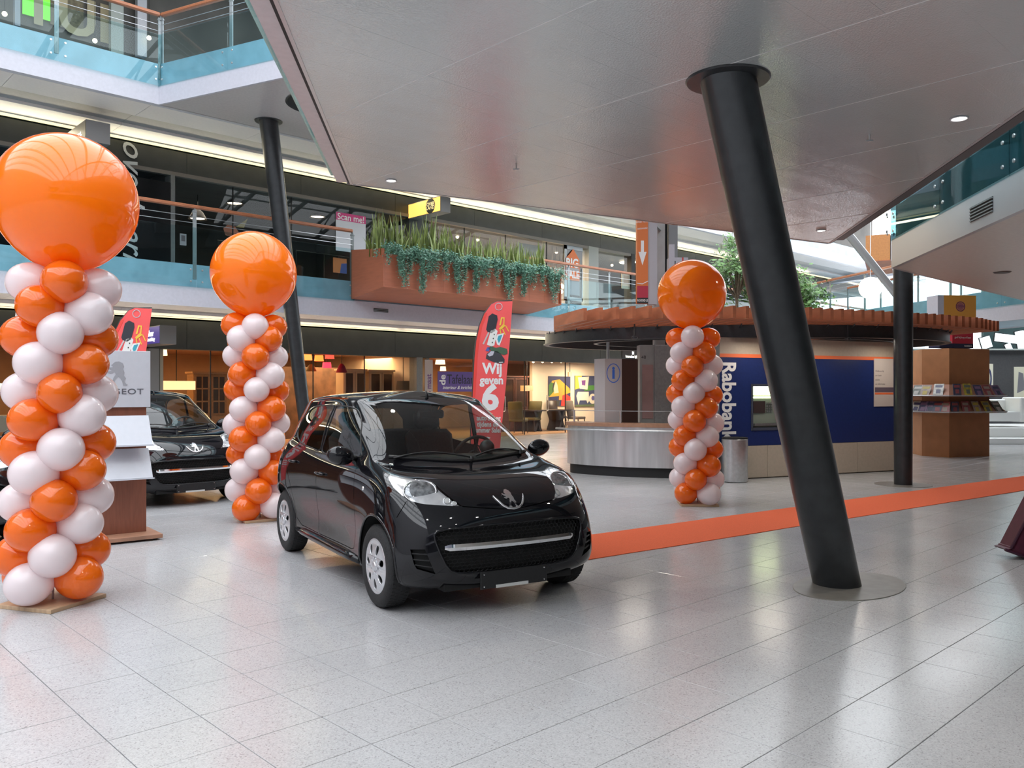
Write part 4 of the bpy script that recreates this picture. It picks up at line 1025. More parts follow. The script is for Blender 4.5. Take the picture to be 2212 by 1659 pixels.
# ================================================================== things
RZV = TH - PI/2        # local x to the right of the picture, local -y towards the viewer
def face(X, d, h=0.0, yaw=0.0, **k):
    p = cf(X, d, h); return p, RZV + yaw
RX = Matrix.Rotation(PI/2, 4, 'X')
def flat(parent, name, me, m, x, z, y=-.001, rot=0.0, label=None):
    me.materials.clear(); me.materials.append(m); o = mob(name, me, parent)
    o.matrix_local = Matrix.Translation((x, y, z)) @ RX @ Matrix.Rotation(rot, 4, 'Z')
    if label: o['label'] = label
    return o
def art(parent, name, pts, m, y=-.002, th=.0015, bm=None):
    own = bm is None; bm = bm or bmesh.new()
    prism(bm, [(x, y, z) for x, z in pts], (0, -th, 0))
    if own: bmesh.ops.recalc_face_normals(bm, faces=bm.faces[:]); return bmo(name, bm, m, parent)
def write(parent, s, m, x, z, size, y=-.002, rot=0.0, bold=0.0, align='CENTER', sx=1.0, shear=0.0, name='lettering', spacing=1.0):
    return flat(parent, name, text_mesh(s, size, .0008, bold, align, shear, sx, spacing=spacing), m, x, z, y, rot)
white_p = mat('white_print', (.80, .80, .80), .5); black_p = mat('black_print', (.015, .015, .015), .5)
# ---------------- balloon columns
def latex(name, col, tr, k):
    m = mat(name, col, .12, coat=.6, sss=0.0, noise=.03, nscale=3); nt = m.node_tree; out = nt.nodes['Material Output']; b = nt.nodes['Principled BSDF']
    t = nt.nodes.new('ShaderNodeBsdfTranslucent'); t.inputs[0].default_value = (*tr, 1); mx = nt.nodes.new('ShaderNodeMixShader'); mx.inputs[0].default_value = k
    nt.links.new(b.outputs[0], mx.inputs[1]); nt.links.new(t.outputs[0], mx.inputs[2]); nt.links.new(mx.outputs[0], out.inputs[0]); return m
orange_m = latex('orange_latex', (1.0, .185, .008), (1, .24, .01), .30); whiteb_m = latex('pearl_white_latex', (.97, .90, .92), (1, .92, .93), .35); bigor_m = latex('big_orange_latex', (1.0, .25, .008), (1, .36, .02), .38)
def balloon_mesh(name, m):
    bm = bmesh.new(); prof = []
    for k in range(17):
        t = PI*k/16; r = .150*math.sin(t)**.95; z = .205 - .17*math.cos(t)
        if k < 8: r *= .86+.14*(k/8)
        prof.append((r if 0 < k < 16 else 0, z))
    lathe(bm, prof, 28, mtx=Matrix.Rotation(PI/2, 4, 'Y')); lathe(bm, [(.004, .012), (.010, .022), (.006, .038)], 8, mtx=Matrix.Rotation(PI/2, 4, 'Y'))
    bmesh.ops.recalc_face_normals(bm, faces=bm.faces[:]); me = D.meshes.new(name); bm.to_mesh(me); bm.free()
    for p in me.polygons: p.use_smooth = True
    me.materials.append(m); return me
bo, bw = balloon_mesh('orange_balloon', orange_m), balloon_mesh('white_balloon', whiteb_m)
base_wood = mat('pale_plywood', (.50, .34, .21), .5, noise=.15, nscale=5, stretch=(1, 8, 1))
def balloon_column(X, d, phase, lean, rb, sc, yawb, lab):
    p, rz = face(X, d, 0, math.atan2(-X, d)); root = empty('balloon_column', p, rz, lab, 'balloon column', 'balloon columns')
    bm = bmesh.new(); box(bm, -.24, .24, -.24, .24, 0, .028, .003); b = bmo('base_board', bm, base_wood, root); b.rotation_euler = (0, 0, yawb)
    top = 2.36*sc; bm = bmesh.new(); tube(bm, [(0, 0, .02), (lean*.9, 0, top)], .008, 8); bmo('pole', bm, steel, root)
    for k in range(12):
        z = (.178 + (11-k)*.188)*sc; ox = lean*z/2.8
        for q in range(4):
            a = -PI/2 - PI/4*k + phase + q*PI/2
            o = mob('balloon', bo if q % 2 == 0 else bw, root); s = sc*random.uniform(.96, 1.04)
            o.location = (ox, 0, z+random.uniform(-.012, .012)); o.rotation_euler = (0, random.uniform(-.09, .09), a + random.uniform(-.08, .08)); o.scale = (s, s, s)
            o['label'] = 'orange balloon' if q % 2 == 0 else 'white balloon'
    bm = bmesh.new(); prof = []
    for k in range(25):
        t = PI*k/24; r = rb*math.sin(t); z = -rb*math.cos(t)
        if t < 1.2: r *= 1-.10*(1-t/1.2); z -= .03*(1-t/1.2)
        prof.append((max(r, 0) if 0 < k < 24 else 0, z))
    lathe(bm, prof, 56, mtx=Matrix.Translation((lean, 0, 2.845*sc))); bmesh.ops.recalc_face_normals(bm, faces=bm.faces[:])
    o = bmo('large_balloon', bm, bigor_m, root, smooth=True); o['label'] = 'big round orange balloon'
    return root
balloon_column(-3.235, 5.87, 0.0, .085, .475, .995, .75, 'orange and white balloon column at the left, the nearest of the three')
balloon_column(-2.92, 9.66, PI/2, -.07, .483, 1.0, .3, 'orange and white balloon column in the middle, behind the black car')
balloon_column(2.43, 10.92, PI/2, -.073, .445, .97, .15, 'orange and white balloon column in front of the steel counter')
# ---------------- more cars
def cmat(X, d, fx, fd):
    w, f = cf(X, d), cf(fx, fd); return Vector((w.x, w.y, 0)), math.atan2(f.y, f.x)
car2 = copy_tree(car1); l, r_ = cmat(-5.21, 11.99, .70, -.714); car2.location = l; car2.rotation_euler = (0, 0, r_)
car2['label'] = 'black hatchback half hidden behind the brochure stand, seen nearly head-on'
car3 = copy_tree(car1); l, r_ = cmat(-6.36, 8.75, .70, -.714); car3.location = l; car3.rotation_euler = (0, 0, r_)
car3['label'] = 'black hatchback at the left edge, mostly behind the nearest balloon column'
# ---------------- orange carpet
carpet_m = mat('orange_carpet', (.80, .145, .055), .95, noise=.10, nscale=120, bump=.3, bscale=400)
c0_, c1_ = cf(.725, 7.377), cf(7.61, 12.385); cd_ = (c1_-c0_).normalized(); cn_ = Vector((-cd_.y, cd_.x, 0)); s0 = c0_ - cd_*.95
bm = bmesh.new(); n = 60; Wc = .938; T1, T2 = [], []
for k in range(n+1):
    t = k/n*22; w = .004*math.sin(t*2.1)+.003*math.sin(t*5.3)
    for s, L_ in ((0, T1), (Wc, T2)): q = s0+cd_*t+cn_*(s+w); L_.append((bm.verts.new((q.x, q.y, .006)), bm.verts.new((q.x, q.y, .0008))))
for k in range(n):
    bm.faces.new((T1[k][0], T1[k+1][0], T2[k+1][0], T2[k][0])); bm.faces.new((T1[k][1], T1[k+1][1], T1[k+1][0], T1[k][0])); bm.faces.new((T2[k][0], T2[k+1][0], T2[k+1][1], T2[k][1]))
tag(bmo('carpet', bm, carpet_m), 'long orange carpet runner leading from behind the black car to the right', 'carpet')
# ---------------- feather flags
flag_m = mat('red_flag_cloth', (.86, .10, .10), .6, noise=.06, nscale=2)
def flag(X, d, lean, lab):
    p, rz = face(X, d); f = empty('feather_flag', p, rz, lab, 'flag', 'red feather flags')
    L = [(-.27, .32), (-.275, 1.0), (-.268, 1.6), (-.262, 1.95), (-.245, 2.2), (-.205, 2.42), (-.14, 2.60), (-.05, 2.73), (.03, 2.775), (.255, 2.785)]
    R = [(.235, 2.2), (.205, 1.6), (.165, 1.0), (.13, .32)]
    bm = bmesh.new(); prism(bm, [(x, .002*math.sin(z*5), z) for x, z in L+R], (0, -.003, 0)); bmesh.ops.recalc_face_normals(bm, faces=bm.faces[:]); bmo('flag_cloth', bm, flag_m, f)
    bm = bmesh.new(); tube(bm, [(-.27, .008, .03)] + [(x-.004, .008, z) for x, z in L[:-1]] + [(.25, .008, 2.80)], [.014]*8+[.008]*3, 6); bmo('flag_pole', bm, mat('dark_pole', (.03, .03, .03), .4), f)
    bm = bmesh.new(); prism(bm, [(x+.0, -.004, z) for x, z in [(-.27, .32), (-.275, 1.0), (-.268, 1.6), (-.262, 1.95), (-.245, 2.2), (-.205, 2.42), (-.14, 2.60), (-.10, 2.60), (-.165, 2.42), (-.205, 2.2), (-.222, 1.95), (-.228, 1.6), (-.235, 1.0), (-.23, .32)]], (0, -.002, 0)); bmesh.ops.recalc_face_normals(bm, faces=bm.faces[:]); bmo('pole_sleeve', bm, mat('bright_red_sleeve', (.80, .06, .045), .6), f)
    bm = bmesh.new(); box(bm, -.50, -.04, -.02, .02, .0, .02); box(bm, -.29, -.25, -.25, .25, 0, .02); bmo('foot', bm, black_m, f)
    y = -.006
    write(f, 'Wij', white_p, .0, 1.80, .215, y, .03, .008, sx=.88); write(f, 'geven', white_p, -.005, 1.635, .165, y, .03, .006, sx=.88)
    write(f, '6', white_p, -.015, 1.375, .50, y, .0, .02, sx=.98); write(f, "auto's weg", white_p, -.03, 1.09, .100, y, .03, .003, sx=.8); write(f, 'tijdens de', white_p, -.04, 1.00, .100, y, .03, .003, sx=.78); write(f, 'Summer Sale!', white_p, -.045, .915, .100, y, .03, .003, sx=.72)
    zz = lambda z: z*.837+.507
    me = shape_mesh([ring_pts(0, 0, .055, .055, 20), ring_pts(0, 0, .046, .046, 20)], .001, 'key_ring'); flat(f, 'key_ring', me, mat('ring_silver', (.5, .5, .52), .4), .06, 2.70, y)
    K_ = lambda n, pts, m: art(f, n, [(x, zz(z)) for x, z in pts], m, y)
    K_('key_fob', [(-.11, 2.22), (-.08, 2.45), (-.03, 2.50), (.04, 2.47), (.05, 2.40), (.02, 2.20), (-.03, 2.16), (-.09, 2.18)], mat('fob_black', (.03, .03, .04), .4))
    K_('key_blade', [(-.155, 1.97), (-.135, 1.96), (-.06, 2.17), (-.08, 2.18)], mat('blade_grey', (.55, .5, .5), .4)); K_('plug_strip', [(-.09, 1.96), (-.045, 2.20), (.02, 2.24), (.055, 2.20), (.015, 1.95), (-.03, 1.93)], mat('strip_white', (.75, .75, .72), .5))
    bm = bmesh.new()
    for a in range(3): art(None, '', ring_pts(-.015+.012*a, zz(2.0+.07*a), .008, .012, 6), None, y-.002, bm=bm)
    bmo('socket_dots', bm, black_p, f)
    ym = mat('print_yellow', (.85, .55, .06), .5)
    K_('chair_back', [(.075, 2.30), (.10, 2.44), (.15, 2.44), (.15, 2.30), (.135, 2.30), (.135, 2.42), (.115, 2.42), (.10, 2.30)], ym); K_('chair_seat', [(.07, 2.24), (.13, 2.32), (.17, 2.30), (.10, 2.22)], ym)
    for a, b in (((.08, 2.24), (.10, 2.14)), ((.12, 2.24), (.16, 2.14)), ((.16, 2.30), (.21, 2.20))): K_('chair_leg', [(a[0], a[1]), (a[0]+.015, a[1]), (b[0]+.015, b[1]), (b[0], b[1])], ym)
    K_('card_white', [(.03, 2.06), (.05, 2.14), (.15, 2.17), (.12, 2.05), (.09, 1.95), (.055, 1.97)], white_p); art(f, 'card_blue', [(x, zz(z)) for x, z in [(.055, 2.06), (.07, 2.12), (.125, 2.14), (.10, 2.04), (.08, 1.99)]], mat('print_cyan', (.05, .35, .45), .5), y-.002)
    K_('green_shape', [(-.08, 1.90), (-.03, 1.94), (.04, 1.91), (.10, 1.93), (.20, 1.90), (.21, 1.82), (.16, 1.79), (.06, 1.83), (-.03, 1.86)], mat('print_green', (.06, .12, .07), .6)); K_('blue_shape', [(-.11, 1.86), (-.08, 1.92), (-.04, 1.91), (-.06, 1.84)], mat('print_blue', (.08, .12, .4), .6))
    K_('car_print_body', [(-.10, 1.72), (-.09, 1.80), (-.03, 1.86), (.06, 1.86), (.12, 1.80), (.17, 1.72), (.17, 1.66), (.12, 1.64), (.03, 1.66), (-.02, 1.68)], mat('car_print_dark', (.05, .05, .06), .4)); art(f, 'car_print_glass', [(x, zz(z)) for x, z in [(-.08, 1.79), (-.03, 1.85), (.02, 1.85), (.0, 1.78), (-.05, 1.76)]], mat('car_print_glass', (.5, .5, .58), .4), y-.002); art(f, 'car_print_light', [(x, zz(z)) for x, z in [(.09, 1.655), (.15, 1.66), (.15, 1.675), (.09, 1.67)]], white_p, y-.002)
    art(f, 'swoosh', [(-.09, .80), (-.04, .825), (.01, .81), (-.01, .795), (-.04, .81), (-.08, .79)], white_p, y)
    f.rotation_euler = (0, lean, RZV)
    return f
for k in range(1): flag(-.345, 12.0, .035, 'red feather flag with white lettering and a key ring, behind the black car')
f2 = flag(-4.80, 10.0, .10, 'red feather flag mostly hidden behind the nearest balloon column')
f2.scale = (.90, .90, .90)
# ---------------- brochure stand
p, rz = face(-3.96, 8.35, 0, math.radians(38)); st = empty('brochure_stand', p, rz, 'wooden brochure stand with a pale grey header panel and two sloping trays', 'brochure stand')
redwood = mat('reddish_wood_veneer', (.24, .085, .050), .45, noise=.12, nscale=5, stretch=(10, 10, 1)); palegrey = mat('pale_grey_panel', (.55, .56, .61), .4, noise=.02); tray_m = mat('pale_tray', (.60, .62, .68), .35, noise=.02)
bm = bmesh.new(); box(bm, -.27, .27, -.04, .04, .06, 1.86, .003); bmo('upright', bm, redwood, st)
bm = bmesh.new(); box(bm, -.36, .36, -.30, .26, .02, .06, .004); bmo('base_plate', bm, mat('wood_base_plate', (.36, .19, .12), .5, noise=.15, nscale=5, stretch=(1, 8, 1)), st)
bm = bmesh.new()
for x in (-.3, .3):
    for y in (-.25, .2): lathe(bm, [(0, 0), (.02, 0), (.02, .02), (0, .02)], 10, mtx=Matrix.Translation((x, y, 0)))
bmo('foot', bm, black_m, st)
bm = bmesh.new(); box(bm, -.30, .30, -.075, -.045, 1.325, 1.89, .004); hd = bmo('header_panel', bm, palegrey, st)
gm = mat('printed_grey', (.34, .34, .37), .4); flat(st, 'emblem', shape_mesh([[(x*.235, y*.235) for x, y in LION[0]]], .001), gm, -.01, 1.66, -.077)
write(st, 'PEUGEOT', mat('printed_dark_grey', (.11, .11, .13), .4), -.01, 1.48, .078, -.077, bold=.0006, sx=1.35, spacing=1.08)
for z0 in (1.23, .90):
    bm = bmesh.new(); obox(bm, (0, -.155, z0-.135), (1, 0, 0), (0, -.5, -.866), (0, -.866, .5), .56, .33, .012); obox(bm, (0, -.245, z0-.283), (1, 0, 0), (0, -1, .1), (0, .1, 1), .58, .04, .012); bmo('tray', bm, tray_m, st)
# ---------------- kiosk: steel counter, blue wall, slatted round roof
Xk = Matrix(((ST, CT, 0, 0), (-CT, ST, 0, 0), (0, 0, 1, 0), (0, 0, 0, 1)))      # camera frame (right, forward, up) -> world
def cfo(name, lab=None, cat=None, X=0, d=0, h=0): p = cf(X, d, h); return empty(name, p, RZV, lab, cat)
roofwood = mat('red_brown_hardwood', (.38, .12, .055), .5, noise=.22, nscale=2.5, stretch=(1, 1, 3)); darksteel = mat('dark_painted_steel', (.05, .055, .06), .35, .3, noise=.1)
cx_, cd2 = 4.5, 16.3
kr = cfo('slatted_roof', 'round kiosk roof of red-brown wooden slats on a dark steel ring', 'roof', cx_, cd2, 2.38)
NE = [(1.13, 12.86), (2.04, 12.5), (3.2, 12.5), (4.5, 12.7), (6.0, 13.3), (7.13, 13.9), (8.2, 14.6), (9.1, 15.5)]
jd = Vector((-.26, .965, 0)).normalized(); jn = Vector((jd.y, -jd.x, 0)); cnt = 0
def near_end(s):            # point of the rim whose perpendicular offset is s
    for a, b in zip(NE, NE[1:]):
        sa, sb = Vector((a[0], a[1], 0)).dot(jn), Vector((b[0], b[1], 0)).dot(jn)
        if sa <= s <= sb+1e-6: t = (s-sa)/(sb-sa); return Vector((a[0]+(b[0]-a[0])*t, a[1]+(b[1]-a[1])*t, 0))
s_ = Vector((NE[0][0], NE[0][1], 0)).dot(jn); send = Vector((NE[-1][0], NE[-1][1], 0)).dot(jn); dims = random.Random(3)
while s_ < send-.02:
    e = near_end(s_); t = (e.x-.052*e.y)/(.26+.052*.965); Lj = max(1.2, min(t, 6.2, (19.6-e.y)/.965 if e.x > 6 else 9)); c = e + jd*Lj/2
    bm = bmesh.new(); obox(bm, (0, 0, 0), jd, jn, (0, 0, 1), Lj, .055, .185); o = bmo('roof_slat', bm, roofwood, kr); o.location = (c.x-cx_, c.y-cd2, .29+dims.uniform(-.004, .004)); s_ += .205
def ring_wall(bm, a, b, z0, z1, th, n=72):
    R = []
    for k in range(n):
        t = 2*PI*k/n; c, s = math.cos(t), math.sin(t); R.append([bm.verts.new(q) for q in ((a*c, b*s, z0), (a*c, b*s, z1), ((a-th)*c, (b-th)*s, z1), ((a-th)*c, (b-th)*s, z0))])
    for k in range(n):
        A_, B_ = R[k], R[(k+1) % n]
        for j in range(4): bm.faces.new((A_[j], B_[j], B_[(j+1) % 4], A_[(j+1) % 4]))
bm = bmesh.new(); ring_wall(bm, 3.85, 2.5, 0, .20, .06); ring_wall(bm, 3.88, 2.53, -.01, .01, .10); bmo('steel_ring', bm, darksteel, kr, smooth=0.6)
bm = bmesh.new(); ring_wall(bm, 2.9, 1.7, 0.02, .18, .06); bmo('inner_ring', bm, darksteel, kr, smooth=0.6)
for k in range(26):
    t = PI + PI*k/25; x, y = 3.82*math.cos(t), 2.47*math.sin(t); bm = bmesh.new(); tube(bm, [(0, 0, 0), (0, -.10, .02), (0, -.16, .06)], .012, 5); o = bmo('bracket', bm, darksteel, kr); o.location = (x, y, .16)
p1 = cf(1.76, 15.3); tag(bmo('roof_post', (lambda b_: (tube(b_, [(0, 0, 0), (0, 0, 2.38)], .03, 12), b_)[1])(bmesh.new()), greysteel), 'thin grey post under the slatted roof, behind the steel counter', 'post').location = (p1.x, p1.y, 0)
for X_, d_ in ((2.0, 13.6), (4.2, 13.5), (5.6, 13.9), (6.9, 14.6)):  # added fill lamps to brighten the area under the roof, not kiosk fittings
    q_ = cf(X_, d_, 2.36); t = empty('added_fill_lamp', q_, RZV, 'small added fill lamp under the slatted kiosk roof', 'lamp', 'added fill lamps under the kiosk roof'); bm = bmesh.new(); lathe(bm, [(0, -.03), (.045, -.03), (.05, 0), (.03, .02), (0, .02)], 14); bmo('housing', bm, darksteel, t); bm = bmesh.new(); tube(bm, [(0, 0, .02), (0, 0, .26)], .012, 6); bmo('stem', bm, darksteel, t)
    l = D.lights.new('added_fill_light', 'AREA'); l.size = .5; l.energy = 6; l.color = (1, .9, .78); lo = D.objects.new('added_fill_light', l); link(lo); lo.parent = t; lo.location = (0, 0, -.05)
# bank wall
Wa, Wb = Vector((3.41, 13.76, 0)), Vector((7.15, 15.40, 0)); wt = (Wb-Wa).normalized(); yawW = math.atan2(wt.y, wt.x); WL = (Wb-Wa).length
p = cf(Wa.x, Wa.y); bk = empty('bank_kiosk', p, RZV+yawW, 'blue and beige bank kiosk wall with white lettering reading downwards', 'kiosk')
beige = mat('beige_laminate', (.46, .39, .31), .5, noise=.05); blue = mat('deep_blue_panel', (.010, .024, .12), .35, noise=.1); orangeb = mat('orange_band', (.80, .16, .05), .5)
def wx(px):                      # distance along the wall for a pixel column
    t = (px-CX)/F; return (t*Wa.y-Wa.x)/(wt.x-t*wt.y)
def wz(px, py): s = wx(px); return EYE-(py-HY)/F*(Wa.y+wt.y*s)
for a in range(4):
    bm = bmesh.new(); box(bm, WL*a/4+.003, WL*(a+1)/4-.003, 0, .05, .02, .555); bmo('lower_panel', bm, beige, bk)
    bm = bmesh.new(); box(bm, WL*a/4+.001, WL*(a+1)/4-.001, 0, .05, 2.10, 2.37); bmo('upper_panel', bm, beige, bk)
ax0, ax1, az0, az1 = wx(1624), wx(1684), wz(1640, 926), wz(1640, 832)
bm = bmesh.new(); box(bm, 0, ax0, 0, .05, .56, 2.04); bmo('blue_panel', bm, blue, bk); bm = bmesh.new(); box(bm, ax1, WL, 0, .05, .56, 2.04); bmo('blue_panel', bm, blue, bk)
for q_, w_ in ((.56, az0), (az1, 2.04)): bm = bmesh.new(); box(bm, ax0, ax1, 0, .05, q_, w_); bmo('blue_panel', bm, blue, bk)
bm = bmesh.new(); box(bm, 0, WL, -.006, .05, 2.04, 2.10); bmo('orange_band', bm, orangeb, bk)
bm = bmesh.new(); prism(bm, [(0, .05, 0), (WL, .05, 0), (WL, 2.4, 0), (1.9, 2.4, 0)], (0, 0, 2.37)); bmesh.ops.recalc_face_normals(bm, faces=bm.faces[:]); bmo('kiosk_body', bm, beige, bk)
bm = bmesh.new(); box(bm, -.10, .0, -.03, .12, 0, 2.37); bmo('corner_post', bm, mat('grey_corner_post', (.13, .13, .14), .4), bk)
write(bk, 'Rabobank', white_p, (wx(1573)), (wz(1573, 866)), .39, -.004, -PI/2, .011, sx=.84)
# the cash machine
am = empty('cash_machine', cf(Wa.x+wt.x*(ax0+ax1)/2, Wa.y+wt.y*(ax0+ax1)/2, az0), RZV+yawW, 'cash machine with a lit top, set in the blue kiosk wall', 'cash machine'); aw = (ax1-ax0); ah = az1-az0
bm = bmesh.new(); box(bm, -aw/2, aw/2, -.012, .0, -.03, .02); box(bm, -aw/2, aw/2, -.012, 0, ah-.02, ah+.02); box(bm, -aw/2-.02, -aw/2+.02, -.012, 0, -.03, ah+.02); box(bm, aw/2-.02, aw/2+.02, -.012, 0, -.03, ah+.02); bmo('frame', bm, mat('atm_frame', (.05, .06, .09), .4), am)
atmg = mat('atm_grey_green', (.20, .24, .20), .4)
bm = bmesh.new(); box(bm, -aw/2+.02, aw/2-.02, .03, .045, 0, ah); bmo('fascia', bm, atmg, am)
bm = bmesh.new(); box(bm, -aw/2+.05, aw/2-.03, .010, .03, ah-.17, ah-.02); bmo('light_panel', bm, emit('atm_lamp', (.85, 1, .55), 4), am)
bm = bmesh.new(); box(bm, -aw/2+.05, aw/2-.03, .010, .03, ah-.22, ah-.195); bmo('light_strip', bm, emit('atm_lamp', (.85, 1, .55), 4), am)
bm = bmesh.new(); box(bm, -aw/2+.05, 0, .012, .03, ah-.47, ah-.27); bmo('screen', bm, mat('atm_screen', (.05, .035, .035), .15), am)
bm = bmesh.new()
for i in range(4):
    for j in range(3): box(bm, .03+.045*j, .06+.045*j, .014, .03, ah-.46+.045*i, ah-.43+.045*i)
bmo('keypad', bm, steel, am); bm = bmesh.new(); box(bm, -aw/2+.05, aw/2-.05, -.02, .03, .05, .09); bmo('tray', bm, steel, am)
for x in (0,): pass
# white poster on the wall
q0, q1 = wx(1887), wx(1932); ps = empty('poster', cf(Wa.x+wt.x*q0, Wa.y+wt.y*q0, wz(1900, 878)), RZV+yawW, 'white notice with an orange stripe on the blue kiosk wall, beside the upright column', 'poster'); ph = wz(1900, 775)-wz(1900, 878); pw = q1-q0
bm = bmesh.new(); box(bm, 0, pw, -.012, -.004, 0, ph); bmo('sheet', bm, mat('cream_sheet', (.56, .50, .46), .5), ps)
bm = bmesh.new(); box(bm, .02, pw-.02, -.014, -.012, ph*.30, ph*.40); bmo('dark_stripe', bm, mat('stripe_dark', (.12, .09, .12), .5), ps); bm = bmesh.new(); box(bm, .02, pw-.02, -.014, -.012, ph*.25, ph*.29); bmo('orange_stripe', bm, orangeb, ps)
for i, s in enumerate(('Welkom bij', 'uw bank', 'advies', 'en informatie')): write(ps, s, mat('grey_text', (.25, .22, .22), .5), .03, ph*(.74-.09*i), .045, -.013, align='LEFT')
# bin
p = cf(3.64, 13.62); bn_ = empty('litter_bin', p, RZV, 'silver round litter bin beside the blue kiosk wall', 'bin')
bm = bmesh.new(); lathe(bm, [(0, .01), (.205, .01), (.21, .03), (.21, .69), (.20, .70)], 36); bmo('body', bm, steel, bn_, smooth=0.6); bm = bmesh.new(); lathe(bm, [(.205, .70), (.207, .725), (.13, .73), (.12, .70), (0, .70)], 36); bmo('lid', bm, black_m, bn_, smooth=0.6)
# counter
ct = cfo('reception_counter', 'curved brushed-steel counter with a wooden top and a dark plinth', 'counter', 2.3, 15.0, 0)
def arc_pts(n=28):
    P_ = [(1.02, 15.35), (1.04, 15.05), (1.35, 14.70), (1.84, 14.36), (2.3, 14.16), (2.75, 14.06), (3.15, 14.05), (3.30, 14.3)]; out = []
    for i in range(len(P_)-1):
        p0, p1, p2, p3 = P_[max(i-1, 0)], P_[i], P_[i+1], P_[min(i+2, len(P_)-1)]
        for k in range(5):
            t = k/5; out.append(tuple(.5*((2*p1[c])+(-p0[c]+p2[c])*t+(2*p0[c]-5*p1[c]+4*p2[c]-p3[c])*t*t+(-p0[c]+3*p1[c]-3*p2[c]+p3[c])*t**3)-(2.3, 15.0)[c] for c in (0, 1)))
    return out + [(P_[-1][0]-2.3, P_[-1][1]-15.0)]
AP = arc_pts()
def arc_wall(name, z0, z1, off, th, m, sm=0.5):
    bm = bmesh.new(); R = []
    for i, (x, y) in enumerate(AP):
        a = AP[max(i-1, 0)]; b = AP[min(i+1, len(AP)-1)]; t = Vector((b[0]-a[0], b[1]-a[1], 0)).normalized(); nn = Vector((t.y, -t.x, 0)); q = Vector((x, y, 0))
        o1, o2 = q+nn*off, q+nn*(off-th); R.append([bm.verts.new(o1+Vector((0, 0, z0))), bm.verts.new(o1+Vector((0, 0, z1))), bm.verts.new(o2+Vector((0, 0, z1))), bm.verts.new(o2+Vector((0, 0, z0)))])
    for A_, B_ in zip(R, R[1:]):
        for j in range(4): bm.faces.new((A_[j], A_[(j+1) % 4], B_[(j+1) % 4], B_[j]))
    bm.faces.new(R[0]); bm.faces.new(R[-1][::-1]); bmesh.ops.recalc_face_normals(bm, faces=bm.faces[:]); return bmo(name, bm, m, ct, smooth=sm)
arc_wall('plinth', 0, .17, -.05, .3, black_m)
arc_wall('steel_front', .17, .86, 0, .3, mat('brushed_counter_steel', (.62, .62, .63), .32, .85, noise=.25, nscale=2.5, stretch=(2, 2, .2))); arc_wall('counter_top', .86, .92, .03, .45, mat('counter_wood', (.34, .18, .11), .4, noise=.1))
bm = bmesh.new(); rp_ = []
for i, (x, y) in enumerate(AP[4:-3]):
    j = i+4; a, b = AP[j-1], AP[j+1]; t = Vector((b[0]-a[0], b[1]-a[1], 0)).normalized(); nn = Vector((t.y, -t.x, 0)); rp_.append(Vector((x, y, .80))+nn*.10)
tube(bm, [rp_[0]+Vector((-.12, .1, 0))]+rp_, .018, 8); bmo('front_rail', bm, steel, ct, smooth=True)
bm = bmesh.new(); tube(bm, [Vector((x, y, 1.13))+Vector((.05, .15, 0)) for x, y in AP[5:-3]], .006, 6); bmo('top_rail', bm, steel, ct)
for i in (6, 15, 24):
    bm = bmesh.new(); tube(bm, [(0, 0, .92), (0, 0, 1.13)], .018, 8); o = bmo('rail_post', bm, steel, ct); o.location = (AP[i][0]+.05, AP[i][1]+.15, 0)
# information board, brown cabinet
p = cf(1.99, 15.1); ib = empty('information_pillar', p, RZV+.45, 'tall grey and dark brown information pillar with a blue letter i, behind the counter', 'information pillar')
bm = bmesh.new(); box(bm, -.36, .0, 0, .36, 0, 2.06); bmo('grey_side', bm, mat('grey_info_board', (.45, .42, .43), .5), ib)
bm = bmesh.new(); box(bm, .0, .37, .03, .36, 0, 2.06); bmo('brown_side', bm, mat('dark_brown_board', (.055, .025, .02), .5), ib)
bl = mat('info_blue', (.04, .14, .60), .5)
flat(ib, 'ring_symbol', shape_mesh([ring_pts(0, 0, .145, .175, 28), ring_pts(0, 0, .13, .16, 28)], .001), bl, -.18, 1.80, -.002); write(ib, 'i', bl, -.18, 1.80, .30, -.003, 0, .012)
bm = bmesh.new(); box(bm, .38, .40, -.02, .30, .86, .90); box(bm, -.30, .45, -.1, .2, .86, .89); bmo('ledge', bm, black_m, ib)
# concrete pillar with poster, tall sign
p = cf(2.62, 16.0); cp = empty('concrete_pillar', p, RZV, 'square grey concrete pillar with a pink poster, behind the counter', 'pillar'); conc = mat('grey_concrete', (.38, .38, .37), .6, noise=.12, nscale=3)
bm = bmesh.new(); box(bm, -.17, .10, -.05, .35, 0, 2.36); bmo('shaft', bm, conc, cp); bm = bmesh.new(); box(bm, .10, .42, -.09, .45, 0, 2.36, .02); bmo('round_front', bm, mat('mid_concrete', (.30, .30, .30), .5, noise=.1), cp)
bm = bmesh.new(); box(bm, -.13, .08, -.065, -.052, .95, 1.98); bmo('poster_sheet', bm, mat('pink_poster', (.42, .26, .25), .5, noise=.2, nscale=2), cp); write(cp, '48', black_p, -.10, 2.12, .09, -.053)
p = cf(3.02, 17.2); tp = empty('sign_pillar', p, RZV, 'tall grey pillar standing above the slatted roof behind the orange banner', 'pillar')
bm = bmesh.new(); box(bm, -.10, .12, -.1, .1, 0, 7.0); bmo('shaft', bm, conc, tp); bm = bmesh.new(); box(bm, .20, .38, -.1, .1, 0, 7.0); bmo('shaft', bm, mat('mid_grey_shaft', (.22, .23, .24), .5), tp)
bm = bmesh.new(); tube(bm, [(.16, 0, 2.5), (.16, 0, 7)], .03, 8); bmo('pipe', bm, black_m, tp)
p = cf(2.43, 16.2, 3.18); bs = empty('orange_banner', p, RZV, 'vertical orange banner sign with a white arrow pointing down, above the slatted roof', 'sign')
bw_ = .215
